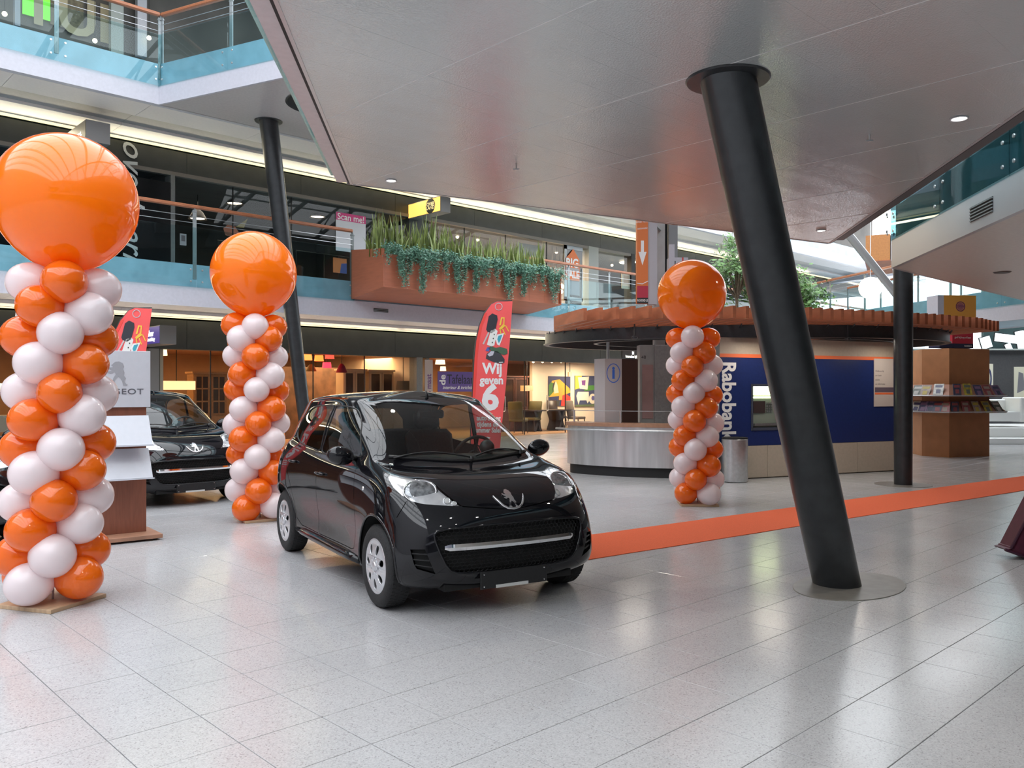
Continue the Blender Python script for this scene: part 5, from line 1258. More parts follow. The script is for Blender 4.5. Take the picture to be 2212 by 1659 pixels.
bm = bmesh.new(); box(bm, 0, bw_, 0, .16, 0, 2.2); bmo('panel', bm, mat('orange_sign', (.66, .17, .035), .5), bs); bm = bmesh.new(); box(bm, bw_+.002, bw_+.18, .02, .16, -.02, 2.2); bmo('side_panel', bm, mat('pale_grey_side', (.42, .41, .44), .5), bs)
bm = bmesh.new(); box(bm, 0, bw_, -.003, 0, .11, .34); bmo('crimson_band', bm, mat('crimson', (.42, .02, .05), .5), bs); bm = bmesh.new(); box(bm, 0, bw_, -.003, 0, .0, .11); bmo('black_band', bm, black_p, bs)
bm = bmesh.new(); tube(bm, [(.30, .1, .3), (.62, .95, .3)], .03, 6); tube(bm, [(.30, .1, 1.6), (.62, .95, 1.6)], .03, 6); bmo('wall_bracket', bm, greysteel, bs)
art(bs, 'arrow', [(.075, 1.22), (.135, 1.22), (.135, 1.0), (.185, 1.0), (.105, .74), (.03, 1.0), (.075, 1.0)], white_p, -.001); art(bs, 'curve', [(0, .40), (.1, .385), (.215, .44), (.215, .425), (.1, .37), (0, .385)], white_p, -.003)
for i, s in enumerate(('Loop hier', 'samen verder', 'automatic')): write(bs, s, white_p, .108, 1.72-.13*i, .062, -.002, .06, sx=.8)
write(bs, 'ROCKXD LE', white_p, .11, .055, .060, -.004, bold=.001, sx=.62)
p = cf(3.27, 16.5, 3.1); wb = empty('white_sign_box', p, RZV, 'white sign box with a red stripe, just above the third balloon column', 'sign')
bm = bmesh.new(); box(bm, -.16, .22, 0, .25, 0, 1.02); bmo('box', bm, white_m, wb); bm = bmesh.new(); tube(bm, [(0, .12, 0), (0, .12, -.38)], .03, 8); bmo('stand_tube', bm, greysteel, wb); bm = bmesh.new(); box(bm, .10, .125, -.003, 0, .4, 1.02); bmo('red_stripe', bm, mat('red_stripe', (.6, .03, .02), .5), wb); bm = bmesh.new(); box(bm, -.16, -.05, 0, .05, 1.02, 1.28); bmo('upper_piece', bm, white_m, wb); bm = bmesh.new(); box(bm, -.05, -.03, -.003, 0, .75, .95); bmo('black_mark', bm, black_p, wb)
# ---------------- magazine tower
MT = [(9.26, 18.95), (9.62, 18.45), (10.74, 18.85), (10.95, 19.6), (10.3, 20.1), (9.4, 19.8)]; MT = [(x+.06, y) for x, y in MT]; mc = (10.11, 19.25); p = cf(*mc); mtw = empty('magazine_tower', p, RZV, 'octagonal wooden magazine tower with two sloping shelf rings, right of the upright column', 'magazine rack')
MTl = [(x-mc[0], y-mc[1]) for x, y in MT]; woodA = mat('orange_brown_veneer', (.40, .17, .07), .5, noise=.1, nscale=4)
bm = bmesh.new(); prism(bm, [(x, y, 0) for x, y in MTl], (0, 0, 2.42)); bmesh.ops.recalc_face_normals(bm, faces=bm.faces[:]); bmo('tower_body', bm, woodA, mtw)
def flare(z0, s0_, z1, s1, name):
    bm = bmesh.new(); A_ = [bm.verts.new((x*s0_, y*s0_, z0)) for x, y in MTl]; B_ = [bm.verts.new((x*s1, y*s1, z1)) for x, y in MTl]; C_ = [bm.verts.new((x*s1, y*s1, z1-.025)) for x, y in MTl]; E_ = [bm.verts.new((x*s0_, y*s0_, z0-.04)) for x, y in MTl]
    for k in range(6):
        j = (k+1) % 6
        for P_, Q_ in ((A_, B_), (B_, C_), (C_, E_)): bm.faces.new((P_[k], P_[j], Q_[j], Q_[k]))
    bmesh.ops.recalc_face_normals(bm, faces=bm.faces[:]); o = bmo(name, bm, mat('light_brown_shelf', (.36, .17, .11), .5), mtw)
    bm = bmesh.new(); V_ = [Vector((x*(s1+.01), y*(s1+.01), z1)) for x, y in MTl]; tube(bm, V_, .014, 5, closed=True); bmo('shelf_lip', bm, steel, mtw)
flare(1.62, 1.01, 1.37, 1.42, 'sloping_shelf'); flare(1.26, 1.01, 1.01, 1.42, 'sloping_shelf')
magc = [(.45, .45, .42), (.04, .05, .10), (.42, .33, .04), (.05, .05, .12), (.28, .06, .07), (.10, .12, .10), (.20, .12, .22), (.30, .24, .20)]
def magazine(face_i, t, ztop, s_in, s_out, ci, lab, gr):
    a, b = Vector((*MTl[face_i], 0)), Vector((*MTl[(face_i+1) % 6], 0)); m_ = a+(b-a)*t; tt = (b-a).normalized()
    top = m_*(s_in+.17) + Vector((0, 0, ztop+.02)); bot = m_*s_out + Vector((0, 0, ztop-.22)); dn = (bot-top).normalized(); n_ = tt.cross(dn).normalized()
    if n_.z < 0: n_ = -n_
    c = (top+bot)/2 + n_*.012
    bm = bmesh.new(); obox(bm, (0, 0, 0), tt, dn, n_, .22, .29, .008); root = empty('magazine', Vector(p)+Matrix.Rotation(RZV, 3, 'Z')@c, RZV+random.uniform(-.05, .05), lab, 'magazine', gr)
    bmo('cover', bm, mat('magazine_cover_%d' % ci, magc[ci], .3, noise=.5, nscale=12), root); bm = bmesh.new(); obox(bm, n_*.005-dn*.08, tt, dn, n_, .16, .06, .002); obox(bm, n_*.005+dn*.05, tt, dn, n_, .10, .10, .002); bmo('cover_print', bm, mat('magazine_print_%d' % ((ci+3) % 8), magc[(ci+3) % 8], .3), root)
for fi, t, ci, lab in ((0, .72, 0, 'pale magazine on the upper shelf at the corner of the magazine tower'), (1, .14, 1, 'dark blue magazine on the upper shelf, right of the tower corner'), (1, .34, 2, 'yellow-striped magazine on the upper shelf of the tower')): magazine(fi, t, 1.60, 1.03, 1.38, ci, lab, 'magazines on the upper shelf')
for i, t in enumerate((.54, .72, .90)): magazine(1, t, 1.57, 1.05, 1.4, (3, 4, 6)[i], 'small magazine at the right end of the upper shelf of the tower', 'magazines at the right of the upper shelf')
for i, t in enumerate((.12, .36)): magazine(0, t, 1.57, 1.05, 1.4, (5, 7)[i], 'small magazine at the left end of the upper shelf of the tower', 'magazines at the left of the upper shelf')
for fi in (0, 1):
    for i, t in enumerate((.1, .3, .5, .7, .9)): magazine(fi, t, 1.21, 1.05, 1.4, (i*3+fi) % 8, 'small magazine on the lower shelf of the tower', 'magazines on the lower shelf')
yw = math.atan2(.4, 1.12)
sg = empty('red_sign_box', cf(10.0, 18.75, 2.44), RZV+yw, 'red and dark blue sign box standing on top of the magazine tower', 'sign')
bm = bmesh.new(); box(bm, -.12, .50, 0, .3, .10, .40); bmo('red_part', bm, mat('red_sign', (.55, .025, .05), .5), sg); bm = bmesh.new(); box(bm, -.50, .50, -.005, .3, 0, .10); bmo('blue_part', bm, mat('navy_sign', (.02, .025, .07), .5), sg)
write(sg, 'geef hij loop of keer', white_p, .19, .24, .066, -.003, 0, sx=.9); write(sg, 'ROCKXD LE', white_p, .34, .05, .05, -.007, bold=.001, sx=.8)
yb = empty('yellow_sign_box', cf(9.72, 18.75, 0), RZV+.12, 'yellow box sign with a round purple emblem, above the slatted roof on the right', 'sign')
bm = bmesh.new(); box(bm, 0, .78, 0, .4, 3.08, 3.63); bmo('yellow_panel', bm, mat('yellow_orange_sign', (.72, .33, .055), .5), yb); bm = bmesh.new(); box(bm, -.15, -.002, 0, .4, 3.08, 3.63); bmo('white_side', bm, white_m, yb); bm = bmesh.new(); box(bm, .2, .6, .15, .4, 2.84, 3.08); bmo('neck', bm, woodA, yb)
pu = mat('purple_print', (.16, .03, .09), .5); flat(yb, 'round_emblem', shape_mesh([ring_pts(0, 0, .115, .115, 24), ring_pts(0, 0, .095, .095, 24)], .001), pu, .40, 3.38, -.002); flat(yb, 'emblem_disc', shape_mesh([ring_pts(0, 0, .085, .085, 20)], .001), mat('mauve_print', (.35, .12, .14), .5), .40, 3.38, -.002); write(yb, 'OPEN', pu, .40, 3.38, .07, -.005)
# ---------------- planter on the gallery
px0, px1 = u_at(757, VE), u_at(1140, VE); ub0, ub1 = 10.73, 16.54
pb = empty('planter_box', (ub0, VE, 3.6), 0, 'long reddish wooden planter box hung on the first-floor gallery', 'planter')
plw = mat('planter_wood', (.42, .14, .075), .45, noise=.08, nscale=3, stretch=(1, 1, 8)); Lp = ub1-ub0
ft, fbm, bt, bb = 4.66-3.6, 3.80-3.6, 4.78-3.6, 3.63-3.6; yf = -1.34
def quadbox(name, pts, th, m): bm = bmesh.new(); prism(bm, pts, th); bmesh.ops.recalc_face_normals(bm, faces=bm.faces[:]); return bmo(name, bm, m, pb)
for x in (0, Lp-.03): quadbox('end_board', [(x, -.03, bb), (x, yf, fbm), (x, yf, ft), (x, -.03, bt)], (.03, 0, 0), plw)
nb = 10
for k in range(nb):
    a, b = .03+(Lp-.06)*k/nb, .03+(Lp-.06)*(k+1)/nb-.004
    quadbox('front_board', [(a, yf+.05, fbm+.03), (b, yf+.05, fbm+.03), (b, yf+.05, ft-.1), (a, yf+.05, ft-.1)], (0, .03, 0), plw)
quadbox('bottom_board', [(.03, yf, fbm), (Lp-.03, yf, fbm), (Lp-.03, -.03, bb), (.03, -.03, bb)], (0, 0, .03), plw)
quadbox('soil', [(.03, yf+.08, ft-.14), (Lp-.03, yf+.08, ft-.14), (Lp-.03, -.05, ft-.14), (.03, -.05, ft-.14)], (0, 0, .02), mat('dark_soil', (.02, .015, .01), .9))
leafA = mat('snake_plant_leaf', (.20, .26, .07), .45, noise=.6, nscale=9, stretch=(1, 1, .4)); leafB = mat('ivy_leaf', (.12, .27, .19), .4, noise=.6, nscale=14)
def blade(bm, x, y, h, lx, ly, w):
    a = random.uniform(0, PI); dx, dy = math.cos(a)*w, math.sin(a)*w; prev = None
    for k in range(5):
        t = k/4; ww = (1-.15*t) if k < 3 else (.62 if k == 3 else .02); c = Vector((x+lx*t*t, y+ly*t*t, h*t)); cur = (bm.verts.new(c+Vector((dx, dy, 0))*ww), bm.verts.new(c-Vector((dx, dy, 0))*ww))
        if prev: bm.faces.new((prev[0], prev[1], cur[1], cur[0]))
        prev = cur
sp = []
for v_ in range(4):
    bm = bmesh.new()
    for k in range(30): blade(bm, random.gauss(0, .12), random.gauss(0, .12), random.uniform(.45, 1.0), random.gauss(0, .10), random.gauss(0, .08), .022)
    me = D.meshes.new('snake_plant'); bm.to_mesh(me); bm.free(); me.materials.append(leafA); sp.append(me)
for k in range(24):
    o = mob('snake_plant', sp[k % 4]); tag(o, 'upright snake plant with pointed striped leaves in the wooden planter', 'plant', 'snake plants in the planter')
    t = (k % 24)/23; sc_ = (1.15 if t < .35 else .95)*random.uniform(.85, 1.15); o.location = (ub0+.18+(Lp-.4)*t, VE+yf+.42+.35*(k % 2), 3.6+ft-.14); o.rotation_euler = (0, 0, random.uniform(0, 6)); o.scale = (sc_, sc_, sc_)
def leafcloud(bm, cs, n, size, sp_):
    for k in range(n):
        c = Vector(random.choice(cs)) + Vector([random.gauss(0, sp_) for _ in range(3)]); a = Vector([random.gauss(0, 1) for _ in range(3)]).normalized(); b = a.orthogonal().normalized(); s = size*random.uniform(.6, 1.3)
        bm.faces.new([bm.verts.new(c+q) for q in (-a*s, b*s*.45, a*s, -b*s*.45)])
iv = []
for v_ in range(4):
    bm = bmesh.new(); random.seed(40+v_)
    leafcloud(bm, [(random.uniform(-.28, .28), random.uniform(-.12, .16), random.uniform(-.15, .10)) for _ in range(14)], 800, .032, .06)
    for s in range(5):
        x = random.uniform(-.26, .26); ln = random.uniform(.25, .85); tube(bm, [(x, -.10, 0), (x+.02, -.17, -ln*.5), (x+random.uniform(-.05, .05), -.15, -ln)], .003, 3)
        leafcloud(bm, [(x+random.gauss(0, .01), -.16, -ln*q/10) for q in range(1, 11)], int(260*ln)+30, .026, .030)
    me = D.meshes.new('ivy_plant'); bm.to_mesh(me); bm.free(); me.materials.append(leafB); iv.append(me)
random.seed(11)
for k in range(14):
    t = k/13; o = mob('trailing_ivy', iv[k % 4]); tag(o, 'blue-green ivy trailing over the front of the wooden planter', 'plant', 'ivy plants along the planter front'); o.location = (ub0+.30+(Lp-.5)*t, VE+yf+.07, 3.6+ft-.02); s = random.uniform(.85, 1.1); o.scale = (1 if k % 2 else -1, 1, s)
# ---------------- ficus trees behind the kiosk
leafT = mat('ficus_leaf', (.14, .28, .08), .45, noise=.6, nscale=6); bark = mat('ficus_bark', (.16, .12, .08), .8, noise=.3, nscale=20)
def tree(px, py, d, R, n, lab, seed):
    random.seed(seed); c = at_d(px, py, d); b = Vector((c.x, c.y, 0)); t = empty('ficus_tree', b, 0, lab, 'tree')
    bm = bmesh.new(); tube(bm, [(0, 0, 0), (.04, .03, c.z*.6), (0, 0, c.z)], [.07, .055, .03], 8)
    cs = []
    for k in range(22):
        q = Vector([random.gauss(0, 1) for _ in range(3)]).normalized()*R*random.uniform(.3, .95); q.z *= .95; cs.append(q+Vector((0, 0, c.z))); tube(bm, [(0, 0, c.z-R*.7), q*.5+Vector((0, 0, c.z)), q+Vector((0, 0, c.z))], [.025, .015, .006], 4)
    bmo('trunk', bm, bark, t); bm = bmesh.new(); leafcloud(bm, cs, n, .075, R*.17); tag(bmo('foliage', bm, leafT, t), kind='stuff')
tree(1592, 590, 22, 1.0, 2600, 'leafy ficus tree rising behind the slatted roof, beside the third balloon column', 5); tree(1735, 640, 24, .75, 1500, 'smaller leafy ficus tree between the leaning column and the upright column', 6)
# ---------------- globe lamps, struts, wooden box under the far gallery
globe = emit('globe_glow', (1, .97, .86), 2.2)
for px, py, d, r, lab in ((1880, 622, 26, .34, 'large white globe lamp on the far footbridge, left of the upright column'), (1914, 478, 30, .36, 'white globe lamp high up behind the corner of the right gallery')):
    c = at_d(px, py, d); t = empty('globe_lamp', c, 0, lab, 'lamp'); bm = bmesh.new(); bmesh.ops.create_uvsphere(bm, u_segments=28, v_segments=18, radius=r); bmo('globe', bm, globe, t, smooth=True); bm = bmesh.new(); tube(bm, [(0, 0, r*.98), (0, 0, 14.6-c.z)], .012, 6); bmo('cord', bm, steel, t)
def strut(a, b, d, lab, w=.11):
    A_, B_ = at_d(*a, d), at_d(*b, d); bm = bmesh.new(); tube(bm, [A_, B_], w, 10); tag(bmo('steel_strut', bm, mat('pale_strut', (.42, .43, .44), .4, .3)), lab, 'strut')
strut((1832, 505), (1946, 648), 23, 'slanting pale steel strut left of the upright column'); strut((1640, 545), (1555, 625), 24, 'slanting pale steel strut beside the leafy tree', .09)
c = at_d(1870, 566, 27); hb = empty('hanging_wood_box', c, RZV-.5, 'wooden planter box hung on the far upper gallery, left of the upright column', 'planter')
bm = bmesh.new(); box(bm, 0, .72, 0, 1.0, 0, .85); bmo('front_board', bm, mat('bright_box_wood', (.48, .20, .06), .5, noise=.1), hb); bm = bmesh.new(); prism(bm, [(-.02, -.02, 0), (.74, -.02, 0), (.74, 1.0, -.30), (-.02, 1.0, -.30)], (0, 0, .02)); bmesh.ops.recalc_face_normals(bm, faces=bm.faces[:]); bmo('bottom_board', bm, roofwood, hb); bm = bmesh.new(); box(bm, .74, 1.4, .02, .9, 0, .85); bmo('white_side', bm, white_m, hb)
for px, py, lab in ((1725, 529, 'red banner hanging below the skylight, behind the leaning column'), (1782, 532, 'dark red banner hanging below the skylight, left of the pale strut')):
    c = at_d(px, py, 44); tt = empty('red_banner', c, RZV, lab, 'banner'); bm = bmesh.new()
    for k in range(6): box(bm, -.5+.17*k, -.34+.17*k, .03*math.sin(k), .02+.03*math.sin(k), -.25, .3)
    bmo('cloth', bm, mat('bright_red_cloth', (.75, .02, .05), .6), tt); bm = bmesh.new(); tube(bm, [(-.4, 0, .3), (-.4, 0, 15.3-c.z)], .015, 5); bmo('cord', bm, steel, tt)
# far upper gallery strip under the skylight
a_, b_ = cf(14.5, 45), cf(22, 34); bm = bmesh.new(); t_ = (b_-a_).normalized(); obox(bm, (a_+b_)/2+Vector((0, 0, 7.3)), t_, Vector((-t_.y, t_.x, 0)), (0, 0, 1), 18, .5, .8); struct('trim_9', bm, white_m)
# ---------------- furniture shop at the far right
pf = flr(2168, 958); plat = empty('display_platform', pf, RZV, 'white low display platform at the right edge', 'platform'); wv = mat('bright_white_lacquer', (.85, .86, .84), .35)
bm = bmesh.new(); box(bm, -.95, 2.6, -.4, 3.2, 0, .16, .01); box(bm, -.45, 2.6, .3, 3.2, .16, .42, .01); bmo('step', bm, wv, plat)
so = empty('white_sofa', pf+Vector((0, 0, .42))+cf(.35, 1.3), RZV, 'white sofa with a thin metal frame on the display platform', 'sofa')
bm = bmesh.new(); box(bm, -.75, .9, -.45, .45, .16, .45, .04); box(bm, -.75, .9, .25, .50, .40, .80, .05); bmo('seat', bm, wv, so, smooth=0.8); bm = bmesh.new(); box(bm, .62, .92, -.48, .48, .14, .86, .05); bmo('armrest', bm, wv, so, smooth=0.8)
bm = bmesh.new(); tube(bm, [(-.8, -.4, .10), (.95, -.4, .10)], .012, 6); tube(bm, [(-.7, -.4, 0), (-.7, -.4, .14)], .012, 6); tube(bm, [(.8, -.4, 0), (.8, -.4, .14)], .012, 6); bmo('frame', bm, steel, so)
cu = empty('yellow_cushion', pf+Vector((0, 0, .87))+cf(.25, 1.3), RZV, 'yellow cushion on the white sofa', 'cushion'); bm = bmesh.new(); bmesh.ops.create_uvsphere(bm, u_segments=16, v_segments=10, radius=1); 
for v in bm.verts: v.co = Vector((v.co.x*.26, v.co.y*.16, .12+v.co.z*.12))
bmo('cushion_cover', bm, mat('yellow_fabric', (.80, .62, .08), .8), cu, smooth=True)
dw = pf+cf(0, 5.2); bm = bmesh.new(); obox(bm, dw+Vector((0, 0, 1.42))+cf(2.4, 0), cf(1, 0), cf(0, 1), (0, 0, 1), 8, .2, 2.84); struct('wall_furniture_shop', bm, mat('charcoal_wall', (.075, .075, .08), .5, noise=.1))
bm = bmesh.new(); obox(bm, dw+Vector((0, 0, 2.87))+cf(2.4, -.1), cf(1, 0), cf(0, 1), (0, 0, 1), 8, .3, .05); struct('trim_10', bm, mat('pale_line', (.5, .55, .52), .4))
bm = bmesh.new(); obox(bm, dw+Vector((0, 0, 4.4))+cf(6.2, 1.5), cf(1, 0), cf(0, 1), (0, 0, 1), 6, .2, 3.0); struct('wall_furniture_shop', bm, mat('dark_teal_wall', (.05, .09, .09), .3))
for i, (px, py, w, h, rot) in enumerate(((2130, 740, .35, .40, .3), (2174, 731, .8, .28, -.12), (2206, 738, .30, .75, .2), (2182, 757, .20, .5, .4))):
    c = at_d(px, py, pf.x*CT+pf.y*ST+6.0); t = empty('lit_screen', c, RZV, ('tilted bright screen beside the end of the slatted roof', 'wide bright screen under the ceiling at the right edge', 'tall pale green screen at the very right edge', 'narrow bright screen below the wide one at the right edge')[i], 'screen')
    bm = bmesh.new(); obox(bm, (0, 0, 0), (math.cos(rot), 0, math.sin(rot)), (0, 1, 0), (-math.sin(rot), 0, math.cos(rot)), w, .03, h); bmo('panel', bm, emit('screen_glow', (.75, .92, .95), 1.3), t); bm = bmesh.new(); obox(bm, (0, .03, 0), (math.cos(rot), 0, math.sin(rot)), (0, 1, 0), (-math.sin(rot), 0, math.cos(rot)), w+.06, .03, h+.06); bmo('casing', bm, black_m, t)
def stand_sign(px, py, d, w, h, rot, lab, txt=None):
    c = at_d(px, py, d); t = empty('number_board', (c.x, c.y, c.z), RZV+rot, lab, 'sign'); bm = bmesh.new(); obox(bm, (0, 0, 0), (1, 0, 0), (0, 1, 0), (.0, 0, 1), w, .02, h); bmo('board', bm, mat('cream_board', (.72, .70, .55), .5), t)
    if txt: flat(t, 'ring_print', shape_mesh([ring_pts(0, 0, w*.36, h*.36, 24), ring_pts(0, 0, w*.22, h*.24, 24)], .001), mat('navy_print', (.02, .03, .12), .5), 0, 0, -.012)
    else: art(t, 'print', [(-w*.3, -h*.3), (w*.2, -h*.2), (w*.1, h*.3), (-w*.2, h*.35)], mat('grey_print', (.2, .2, .22), .5), -.011)
dd_ = pf.x*CT+pf.y*ST
stand_sign(2134, 818, dd_+4.6, .55, 1.0, .5, 'cream board with a large dark blue ring, right of the magazine tower', True); stand_sign(2207, 828, dd_+4.6, .45, 1.1, -.4, 'pale printed board at the very right edge')
# ---------------- burgundy bag at the right edge
bg_ = cf(4.62, 7.45); bag = empty('burgundy_bag', bg_, RZV, 'burgundy bag cut off by the right edge of the picture', 'bag'); burg = mat('burgundy_leather', (.075, .008, .025), .45, noise=.15)
bm = bmesh.new(); prism(bm, [(-.26, -.10, .085), (-.20, -.10, .10), (.03, -.10, .55), (.5, -.10, .55), (.5, -.10, .0), (.0, -.10, .0)], (0, .22, 0)); bmesh.ops.recalc_face_normals(bm, faces=bm.faces[:]); bmesh.ops.bevel(bm, geom=bm.edges[:], offset=.012, segments=2, affect='EDGES'); bmo('bag_body', bm, burg, bag, smooth=0.7)
bm = bmesh.new(); tube(bm, [(-.27, -.10, .09), (-.02, -.115, .0), (.5, -.115, .01)], .014, 6); tube(bm, [(-.22, -.10, .10), (.02, -.11, .56)], .012, 6); bmo('piping', bm, mat('dark_burgundy_piping', (.04, .004, .02), .5), bag)
# ================================================================== signs and things in the shops
def vroot(name, px, py, v, lab, cat, rz=0.0, group=None): return empty(name, at_v(px, py, v), rz, lab, cat, group)
def sign_box(px0, py0, px1, py1, v, name, lab, col, side, out=.75, th=.22):
    """box sign standing out from the bulkhead; its lettered side faces left"""
    a = at_v(px1, (py0+py1)/2, v); z0, z1 = h_at(px1, py1, v-out), h_at(px1, py0, v-out)
    u = u_at(px1, v-out)
    r = empty(name, (u-th, v, z0), 0, lab, 'sign'); H_ = z1-z0
    bm = bmesh.new(); box(bm, 0, th, -out, 0, 0, H_); bmo('box', bm, side, r)
    bm = bmesh.new(); box(bm, -.006, 0, -out+.02, -.02, .02, H_-.02); bmo('lit_face', bm, col, r)
    return r, H_
SR = Matrix(((0, 0, -1, 0), (-1, 0, 0, 0), (0, 1, 0, 0), (0, 0, 0, 1)))      # text plane facing -x
def side_write(r, s, m, y, z, size, rot=0.0, bold=0.0, shear=0.0, sx=1.0):
    me = text_mesh(s, size, .001, bold, 'CENTER', shear, sx); me.materials.clear(); me.materials.append(m); o = mob('lettering', me, r)
    o.matrix_local = Matrix.Translation((-.009, y, z)) @ SR @ Matrix.Rotation(rot, 4, 'Z')
glow_w = emit('white_lettering_glow', (1, 1, .9), 2.0); sgrey = mat('sign_side_grey', (.17, .165, .16), .5)
r, H_ = sign_box(203, 268, 238, 313, VS, 'projecting_sign', 'black projecting sign with white script, above the nearest balloon column', mat('sign_black', (.02, .015, .015), .4), sgrey, 1.9, .45); side_write(r, 'Overheerlijk', glow_w, -.95, H_*.32, .26, .0, .002, .4)
r, H_ = sign_box(335, 704, 381, 744, VS, 'projecting_sign', 'purple projecting sign with white lettering, above the car behind the brochure stand', emit('sign_purple_lit', (.045, .03, .16), 1.0), sgrey, 1.5, .35); side_write(r, 'de Tafelaar', glow_w, -.75, H_*.60, .18, 0, .004); side_write(r, 'interieur & inrichting', glow_w, -.75, H_*.28, .11, 0, .002, .3)
r, H_ = sign_box(958, 427, 973, 460, VS, 'projecting_sign', 'yellow lit projecting sign with a round black emblem, above the planter', emit('sign_amber_lit', (.95, .55, .12), 1.0), sgrey, 1.5, .35)
me = shape_mesh([ring_pts(0, 0, .21, .21, 24)], .001); me.materials.clear(); me.materials.append(black_p); o = mob('round_emblem', me, r); o.matrix_local = Matrix.Translation((-.009, -1.05, H_*.5)) @ SR
side_write(r, 'OVER', emit('sign_text_amber', (1, .8, .4), 1.2), -1.05, H_*.62, .14, 0, .003); side_write(r, 'LAND', emit('sign_text_amber', (1, .8, .4), 1.2), -1.05, H_*.38, .14, 0, .003)
# boards and posters: flat things facing the viewer's side (-y)
def board(px0, py0, px1, py1, v, name, lab, cat, m, th=.02, group=None):
    a, b = at_v(px0, py1, v), at_v(px1, py1, v); z1 = h_at((px0+px1)/2, py0, v); z0 = h_at((px0+px1)/2, py1, v)
    r = empty(name, (a.x, v, z0), 0, lab, cat, group); w, h = b.x-a.x, z1-z0; bm = bmesh.new(); box(bm, 0, w, -th, 0, 0, h); bmo('sheet', bm, m, r); r['w'] = w; return r, w, h
r, w, h = board(725, 463, 789, 545, VS+.048, 'poster', 'white poster with a pink Scan me! heading in the first-floor shop window', 'poster', mat('white_poster', (.62, .62, .66), .5)); art(r, 'pink_band', [(0, h*.80), (w, h*.80), (w, h), (0, h)], mat('pink_band', (.62, .05, .22), .5), -.021); write(r, 'Scan me!', white_p, w/2, h*.89, .24, -.024, 0, .003)
r, w, h = board(262, 386, 368, 560, VS-.035, 'dark_shop_panel', 'black glass shop panel with white handwritten letters beside the nearest big balloon', 'panel', mat('gloss_black_panel', (.008, .009, .010), .15))
write(r, 'overheerlijke', mat('pale_script', (.55, .57, .57), .5), w*.22, h*.46, .68, -.022, -PI/2, .004, shear=.35)
r, w, h = board(388, 505, 402, 530, VS+.048, 'small_notice', 'small pale notice on the first-floor shop glass, right of the grey pier', 'notice', mat('notice_grey', (.40, .36, .38), .5)); art(r, 'print', [(w*.2, h*.35), (w*.8, h*.35), (w*.8, h*.85), (w*.2, h*.85)], mat('notice_dark', (.15, .12, .13), .5), -.021)
r, w, h = board(719, 558, 748, 590, VS+.4, 'orange_display', 'orange and blue display box inside the first-floor shop, left of the planter', 'display', mat('orange_card', (.78, .20, .04), .5)); art(r, 'blue_print', [(w*.5, 0), (w, 0), (w, h*.7), (w*.6, h*.65)], mat('blue_card', (.03, .07, .3), .5), -.021)
r, w, h = board(1118, 528, 1168, 640, VS+.5, 'shop_wall_panel', 'pale panel with large grey letters inside the first-floor shop, right of the planter', 'panel', mat('pale_grey_green_panel', (.22, .23, .20), .6)); dk_ = mat('letter_grey', (.07, .07, .065), .6); write(r, 'DER', dk_, w*.45, h*.62, .62, -.022); write(r, 'LAND', dk_, w*.45, h*.35, .62, -.022, sx=.8)
r, w, h = board(1218, 532, 1257, 650, VS+.048, 'white_door_frame', 'white framed shop door with an orange BIG SALE sign on it', 'door', mat('dark_door_glass', (.03, .03, .03), .1))
fw = mat('white_frame', (.42, .45, .48), .5); bm = bmesh.new(); box(bm, 0, .12, -.04, 0, 0, h); box(bm, w-.05, w, -.04, 0, 0, h*.6); box(bm, 0, w, -.04, 0, h-.14, h); box(bm, 0, w, -.04, 0, 0, .12); bmo('frame', bm, fw, r); bm = bmesh.new(); box(bm, .25, w-.15, -.03, 0, .2, h*.5); bmo('lower_panel', bm, mat('door_lower', (.22, .24, .27), .4), r)
r, w, h = board(1222, 560, 1251, 606, VS-.0, 'sale_sign', 'orange BIG SALE sign with a pointed top on the white shop door', 'sign', mat('orange_sale', (.72, .16, .03), .5)); art(r, 'pointed_top', [(0, h), (w, h), (w*.55, h+.35)], mat('orange_sale', (.72, .16, .03), .5), .0, .02); art(r, 'grey_band', [(0, h*.42), (w*.95, h*.46), (w*.95, h*.60), (0, h*.58)], mat('sale_grey', (.35, .33, .33), .5), -.021)
write(r, 'BIG', white_p, w*.45, h*.80, .42, -.024, .02, .012); write(r, 'SALE', white_p, w*.48, h*.26, .36, -.024, .02, .010, sx=.9)
r, w, h = board(1342, 588, 1361, 624, VS+.048, 'paper_notice', 'cream paper notice on the glass at the right of the first-floor shops', 'notice', mat('cream_notice', (.42, .40, .32), .5)); art(r, 'text_block', [(w*.2, h*.3), (w*.8, h*.3), (w*.8, h*.8), (w*.2, h*.8)], mat('notice_print', (.30, .24, .18), .5), -.021)
# pendant lamps and spots in the first-floor shop
def pendant(px, py, v, r_, m, lab, group=None, glow=None, ztop=6.68, h=None, cat='lamp', shape='cone'):
    c = at_v(px, py, v); h = h or r_*1.1; t = empty('pendant_lamp', c, 0, lab, cat, group)
    bm = bmesh.new()
    if shape == 'cone': lathe(bm, [(r_, 0), (r_*.98, .02), (r_*.55, h*.75), (r_*.2, h), (0, h)], 20)
    elif shape == 'drum': lathe(bm, [(r_, 0), (r_*.86, h), (r_*.84, h), (r_*.97, 0)], 24)
    elif shape == 'box': box(bm, -r_, r_, -r_*.35, r_*.35, 0, h)
    bmo('shade', bm, m, t, smooth=0.7)
    if glow: bm = bmesh.new(); lathe(bm, [(0, .03), (r_*.8, .03)], 16); bmo('bulb_disc', bm, glow, t)
    if ztop > c.z+h: bm = bmesh.new(); tube(bm, [(0, 0, h), (0, 0, ztop-c.z)], .012, 5); bmo('cord', bm, black_p, t)
    return t
wg = emit('warm_bulb', (1, .78, .52), 5.0); dkm = mat('dark_pendant', (.03, .03, .03), .4)
